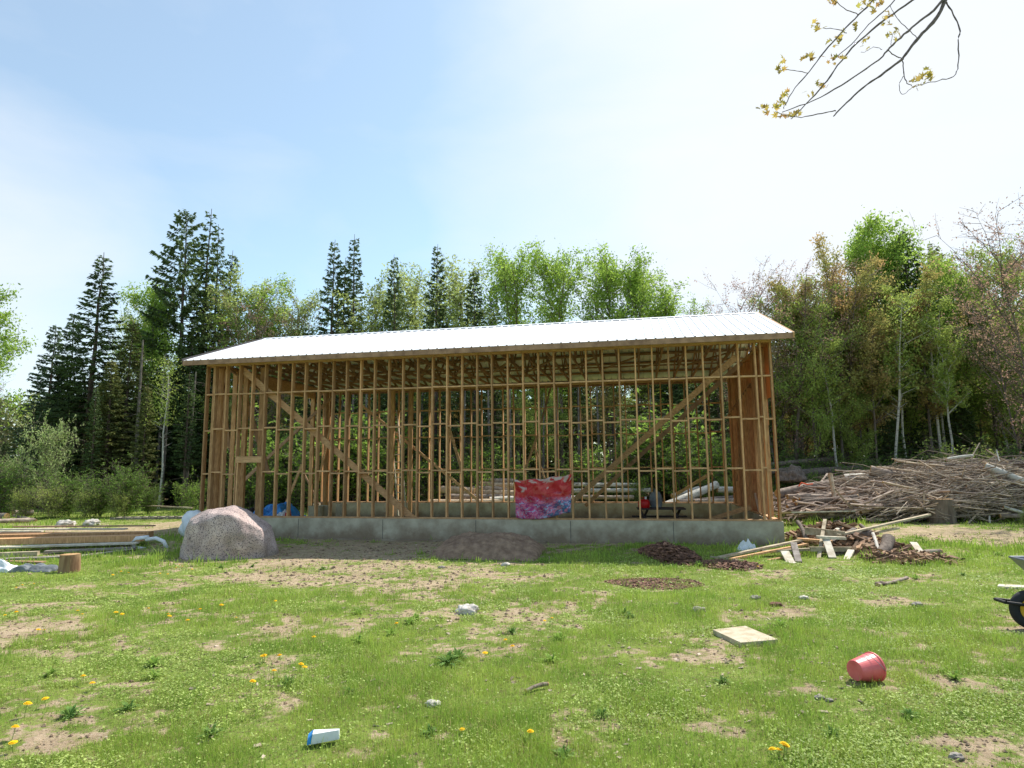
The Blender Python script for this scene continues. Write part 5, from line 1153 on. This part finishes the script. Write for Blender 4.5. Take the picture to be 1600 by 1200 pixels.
# saplings, shrubs
for (px, yt, Y, k, ws, lb) in [(560, 590, 30.5, 's', 1.7, 0), (590, 620, 30, 's', 1.6, 0), (530, 600, 30.5, 's', 1.6, 0), (575, 650, 28.5, 's', 1.5, 0), (1030, 585, 31, 's', 1.7, 0), (1055, 610, 31, 's', 1.7, 0), (1085, 640, 30, 's', 1.6, 0), (1120, 650, 30, 's', 1.6, 0), (925, 665, 30, 's', 1.5, 0), (800, 675, 29.5, 's', 1.0, 0), (745, 660, 30, 's', 1.5, 0), (425, 620, 30, 's', 1.5, 0), (660, 690, 30, 's', 1.4, 0), (505, 640, 27.5, 's', 1.2, 0), (522, 615, 28.5, 's', 1.4, 0), (548, 605, 29, 's', 1.5, 0), (640, 700, 28.5, 's', 1.2, 0), (735, 690, 29, 's', 1.3, 0), (760, 700, 29.5, 's', 1.4, 0), 
  (900, 672, 29.5, 's', 1.2, 0), (958, 712, 29.5, 's', 1.1, 0), (1010, 620, 31, 's', 1.5, 0), (1062, 660, 29, 's', 1.4, 0), (1110, 715, 28.5, 's', 1.4, 0), (1000, 725, 28.5, 's', 1., 0), (1130, 730, 28, 's', 1., 0),
  (420, 690, 28, 's', 1.2, 0), (440, 640, 29, 's', 1.2, 0), (402, 650, 29, 's', 1.2, 0), (470, 720, 28, 's', 1.2, 0), (305, 742, 27, 's', 1.3, 0), (288, 735, 28, 's', 1.2, 0), (318, 728, 28, 's', 1.0, 0), (1270, 715, 27, 's', .9, 0), (1345, 715, 26, 's', 1.2, 0), (1382, 712, 26, 's', 1.3, 0), (1310, 730, 25, 's', 1., 0), (1430, 712, 27, 's', 1.2, 0), (1470, 705, 28, 's', 1.4, 0), (1598, 690, 23, 's', 1.2, 0), (1205, 740, 27, 's', 1., 0)]:
    rg_ = 'beside the boulder, left of the building' if px < 330 else 'seen through the door end of the frame' if px < 480 else 'seen through the left half of the frame' if px < 700 else 'behind the stacked logs' if px < 880 else 'right of the banner, behind the frame' if px < 990 else 'seen through the right half of the frame' if px < 1160 else 'among the trunks and brush at the right'
    place(H_[k], px, yt, Y, 'bright green leafy sapling '+rg_, 'sapling', 'saplings '+rg_, wsc=ws)
place(H_['w'], 80, 636, 27, 'white flowering shrub tree left of the spruces', 'shrub', wsc=.62)
place(H_['w'], 18, 700, 28, 'smaller blossoming shrub at the left edge', 'shrub', wsc=.6)
for (px, yt, Y, ws, k, lb) in [(205, 716, 25.5, 1., 'b', 'rounded dark green shrub right of the flowering shrub'), (160, 738, 25.5, 1.1, 'b', 'dark green shrub below the tallest left spruce'), (110, 728, 25.8, 1.2, 'b', 'dense green shrub under the flowering shrub'), (15, 712, 26, 1.1, 'b', 'green shrub at the left edge below the blossoms'), (235, 752, 27, 1., 'b', 'small shrub right of the rounded dark shrub'), (85, 752, 24.8, 1., 'o', 'low olive shrub before the dense green one'), (135, 760, 24.8, 1., 'o', 'low olive shrub in front of the left wood edge'), (40, 758, 24.8, .9, 'o', 'low olive shrub behind the far left logs'), (185, 765, 24.8, .8, 'o', 'low olive shrub at the foot of the rounded dark shrub'),
   (1512, 684, 25.5, 1.3, 'o', 'yellow olive shrub behind the crest of the brush pile'), (1190, 700, 29, 1., 'b', 'green shrub seen past the building right end'), (1600, 810-20, 17.8, .5, 'b', 'bright weed bush at the right edge beside the brush pile'), (1240, 690, 31, 1.2, 'b', 'dark shrub right of the building'), (1560, 690, 27, 1.3, 'b', 'shrub behind the brush pile near the right edge')]:
    place(H_[k], px, yt, Y, lb, 'shrub', wsc=ws)
for i in range(24):
    px = rf.uniform(330, 1180); place(H_[rf.choice('bo')], px, rf.uniform(735, 765), rf.uniform(30, 32), 'low shaded shrub on the forest floor behind the building', 'shrub', 'low shrubs on the forest floor', wsc=rf.uniform(1., 1.6))
for i in range(16):
    px = rf.uniform(1200, 1640); place(H_[rf.choice('bo')], px, rf.uniform(700, 730), rf.uniform(27.5, 31), 'low shaded shrub at the edge of the right hand woods', 'shrub', 'low shrubs in the right hand woods', wsc=rf.uniform(1., 1.6))
# far woods closing the view
def farwoods():
    n = 90000; x = (RNG.random(n)*2-1)*95; y = 66+RNG.random(n)*8; top = 7.5+3*(fbm(x*.12, y*.1, 91, 4)-.3)+1.5*vnoise(x*.9, y*.3, 92)
    z = G(x, y)+top*RNG.random(n)**.85
    o = leafmesh('far_woods', np.stack([x, y, z], -1), .22, spr2, None); tag(o, 'dark distant tree mass closing the view through the woods', 'woods', kind='stuff')
farwoods()
for k, r in {**SP, **{'D'+k: v for k, v in DE.items()}, **{'H'+k: v for k, v in SH.items()}}.items():
    if r.name not in used:
        for ch in list(r.children): bpy.data.objects.remove(ch)
        bpy.data.objects.remove(r)
    else:
        pass
for o in list(COL.objects):
    if 'H' in o.keys(): del o['H']

# ------------------------------------------------------------------ maple branch overhead
mb_ = empty('maple_branch', P(1478, -60, 4.6), 'overhanging maple branch with young yellow green leaves at the top right', 'branch')
O0 = mb_.location.copy(); q = MB()
def bp(pts, Y0, Y1, r0, r1):
    n = len(pts); P3 = [P(x, y, Y0+(Y1-Y0)*i/(n-1))-O0 for i, (x, y) in enumerate(pts)]
    for _ in range(2):
        N3 = [P3[0]]
        for a, b in zip(P3[:-1], P3[1:]): N3 += [a.lerp(b, .25), a.lerp(b, .75)]
        P3 = N3+[P3[-1]]
    P3 = [p+Vector((random.gauss(0, .0022), random.gauss(0, .0022), random.gauss(0, .0022))) for p in P3]; n = len(P3)
    q.tube(P3, [(r0+(r1-r0)*i/(n-1))*random.uniform(.85, 1.25) for i in range(n)], 7); return P3
bp([(1500, -60), (1478, 3), (1455, 40), (1434, 60), (1410, 92)], 4.6, 4.5, .016, .009)
bp([(1410, 92), (1380, 115), (1350, 135), (1325, 158), (1303, 181)], 4.5, 4.4, .009, .004)
bp([(1306, 173), (1280, 178), (1255, 183), (1226, 182), (1212, 174)], 4.4, 4.3, .004, .002)
bp([(1490, -40), (1470, 8), (1440, 30), (1415, 52), (1392, 72), (1378, 90), (1350, 110), (1310, 137), (1265, 160), (1222, 175)], 4.6, 4.2, .011, .0025)
bp([(1480, -40), (1430, -2), (1390, 25), (1345, 60), (1310, 100), (1290, 130), (1262, 160), (1236, 186)], 4.5, 4.2, .010, .0025)
bp([(1440, -45), (1395, 5), (1360, 35), (1335, 65), (1300, 95)], 4.5, 4.3, .006, .002)
bp([(1400, -50), (1362, 4), (1340, 25), (1310, 55), (1285, 85), (1262, 115), (1240, 140), (1224, 170)], 4.4, 4.2, .007, .0025)
bp([(1302, -2), (1320, 14), (1342, 23)], 4.3, 4.35, .0025, .003); bp([(1286, 44), (1312, 45), (1322, 52)], 4.3, 4.3, .002, .003)
bp([(1228, 108), (1248, 112), (1262, 114)], 4.3, 4.3, .002, .003)
bp([(1478, 3), (1492, 25), (1502, 48), (1496, 63), (1499, 100), (1493, 120), (1470, 126), (1445, 130), (1425, 136)], 4.6, 4.4, .006, .002)
bp([(1410, 94), (1412, 118), (1416, 130), (1425, 134)], 4.5, 4.45, .004, .0025); bp([(1412, 118), (1403, 135), (1410, 150), (1425, 136)], 4.5, 4.45, .0025, .002)
bp([(1410, 92), (1395, 85), (1386, 78)], 4.5, 4.45, .004, .003); bp([(1434, 60), (1415, 42), (1400, 27), (1390, 8)], 4.5, 4.45, .003, .002)
bp([(1378, 78), (1366, 72), (1354, 80), (1345, 82)], 4.45, 4.4, .002, .0015); bp([(1392, 70), (1395, 55), (1398, 48)], 4.5, 4.45, .002, .0015)
q.build('twigs', twigm, mb_, smooth=True)
# lobed maple leaves
lobes = [(0, 1.0), (.35, .45), (.75, .85), (1.2, .38), (1.65, .6), (2.3, .28), (3.14, .12), (-2.3, .28), (-1.65, .6), (-1.2, .38), (-.75, .85), (-.35, .45)]
q = MB(); rr = random.Random(9)
CL = [(1302, 4, 5), (1278, 42, 5), (1270, 38, 3), (1340, 45, 4), (1312, 62, 5), (1318, 55, 4), (1300, 68, 3), (1268, 92, 5), (1258, 88, 4), (1224, 95, 3), (1218, 110, 4), (1308, 92, 5), (1296, 90, 3), (1278, 128, 4), (1262, 146, 2), (1290, 135, 3), (1228, 146, 5), (1222, 158, 4), (1192, 167, 4), (1195, 172, 3), (1212, 168, 3), (1242, 178, 4), (1217, 187, 3),
      (1366, 14, 4), (1380, 3, 5), (1388, 24, 4), (1388, 34, 4), (1392, 54, 4), (1398, 50, 3), (1352, 66, 3), (1350, 10, 3), (1360, 0, 5), (1448, 114, 4), (1455, 118, 4), (1442, 124, 4), (1432, 130, 4), (1425, 130, 2), (1450, 120, 3), (1370, -8, 4)]
for (x, y, n) in CL:
    for k in range(n+1):
        c = P(x+rr.gauss(0, 4.5), y+rr.gauss(0, 4), 4.35+rr.gauss(0, .04))-O0; s = rr.uniform(.024, .046)
        nrm = Vector((rr.gauss(0, .6), rr.gauss(-.4, .5), rr.gauss(0, .6)))
        nrm = nrm.normalized() if nrm.length > .1 else Vector((0, -1, 0)); t = nrm.cross(Vector((rr.gauss(0, 1), rr.gauss(0, .3), rr.gauss(0, .4)-1))).normalized(); b = nrm.cross(t)
        vs = [c]+[c+(b*math.cos(a)+t*math.sin(a))*(r*s)+nrm*(-.35*s*r*r) for a, r in lobes]; m = len(lobes)
        q.add(vs, [(0, 1+i, 1+(i+1) % m) for i in range(m)])
q.build('leaves', mapl, mb_)
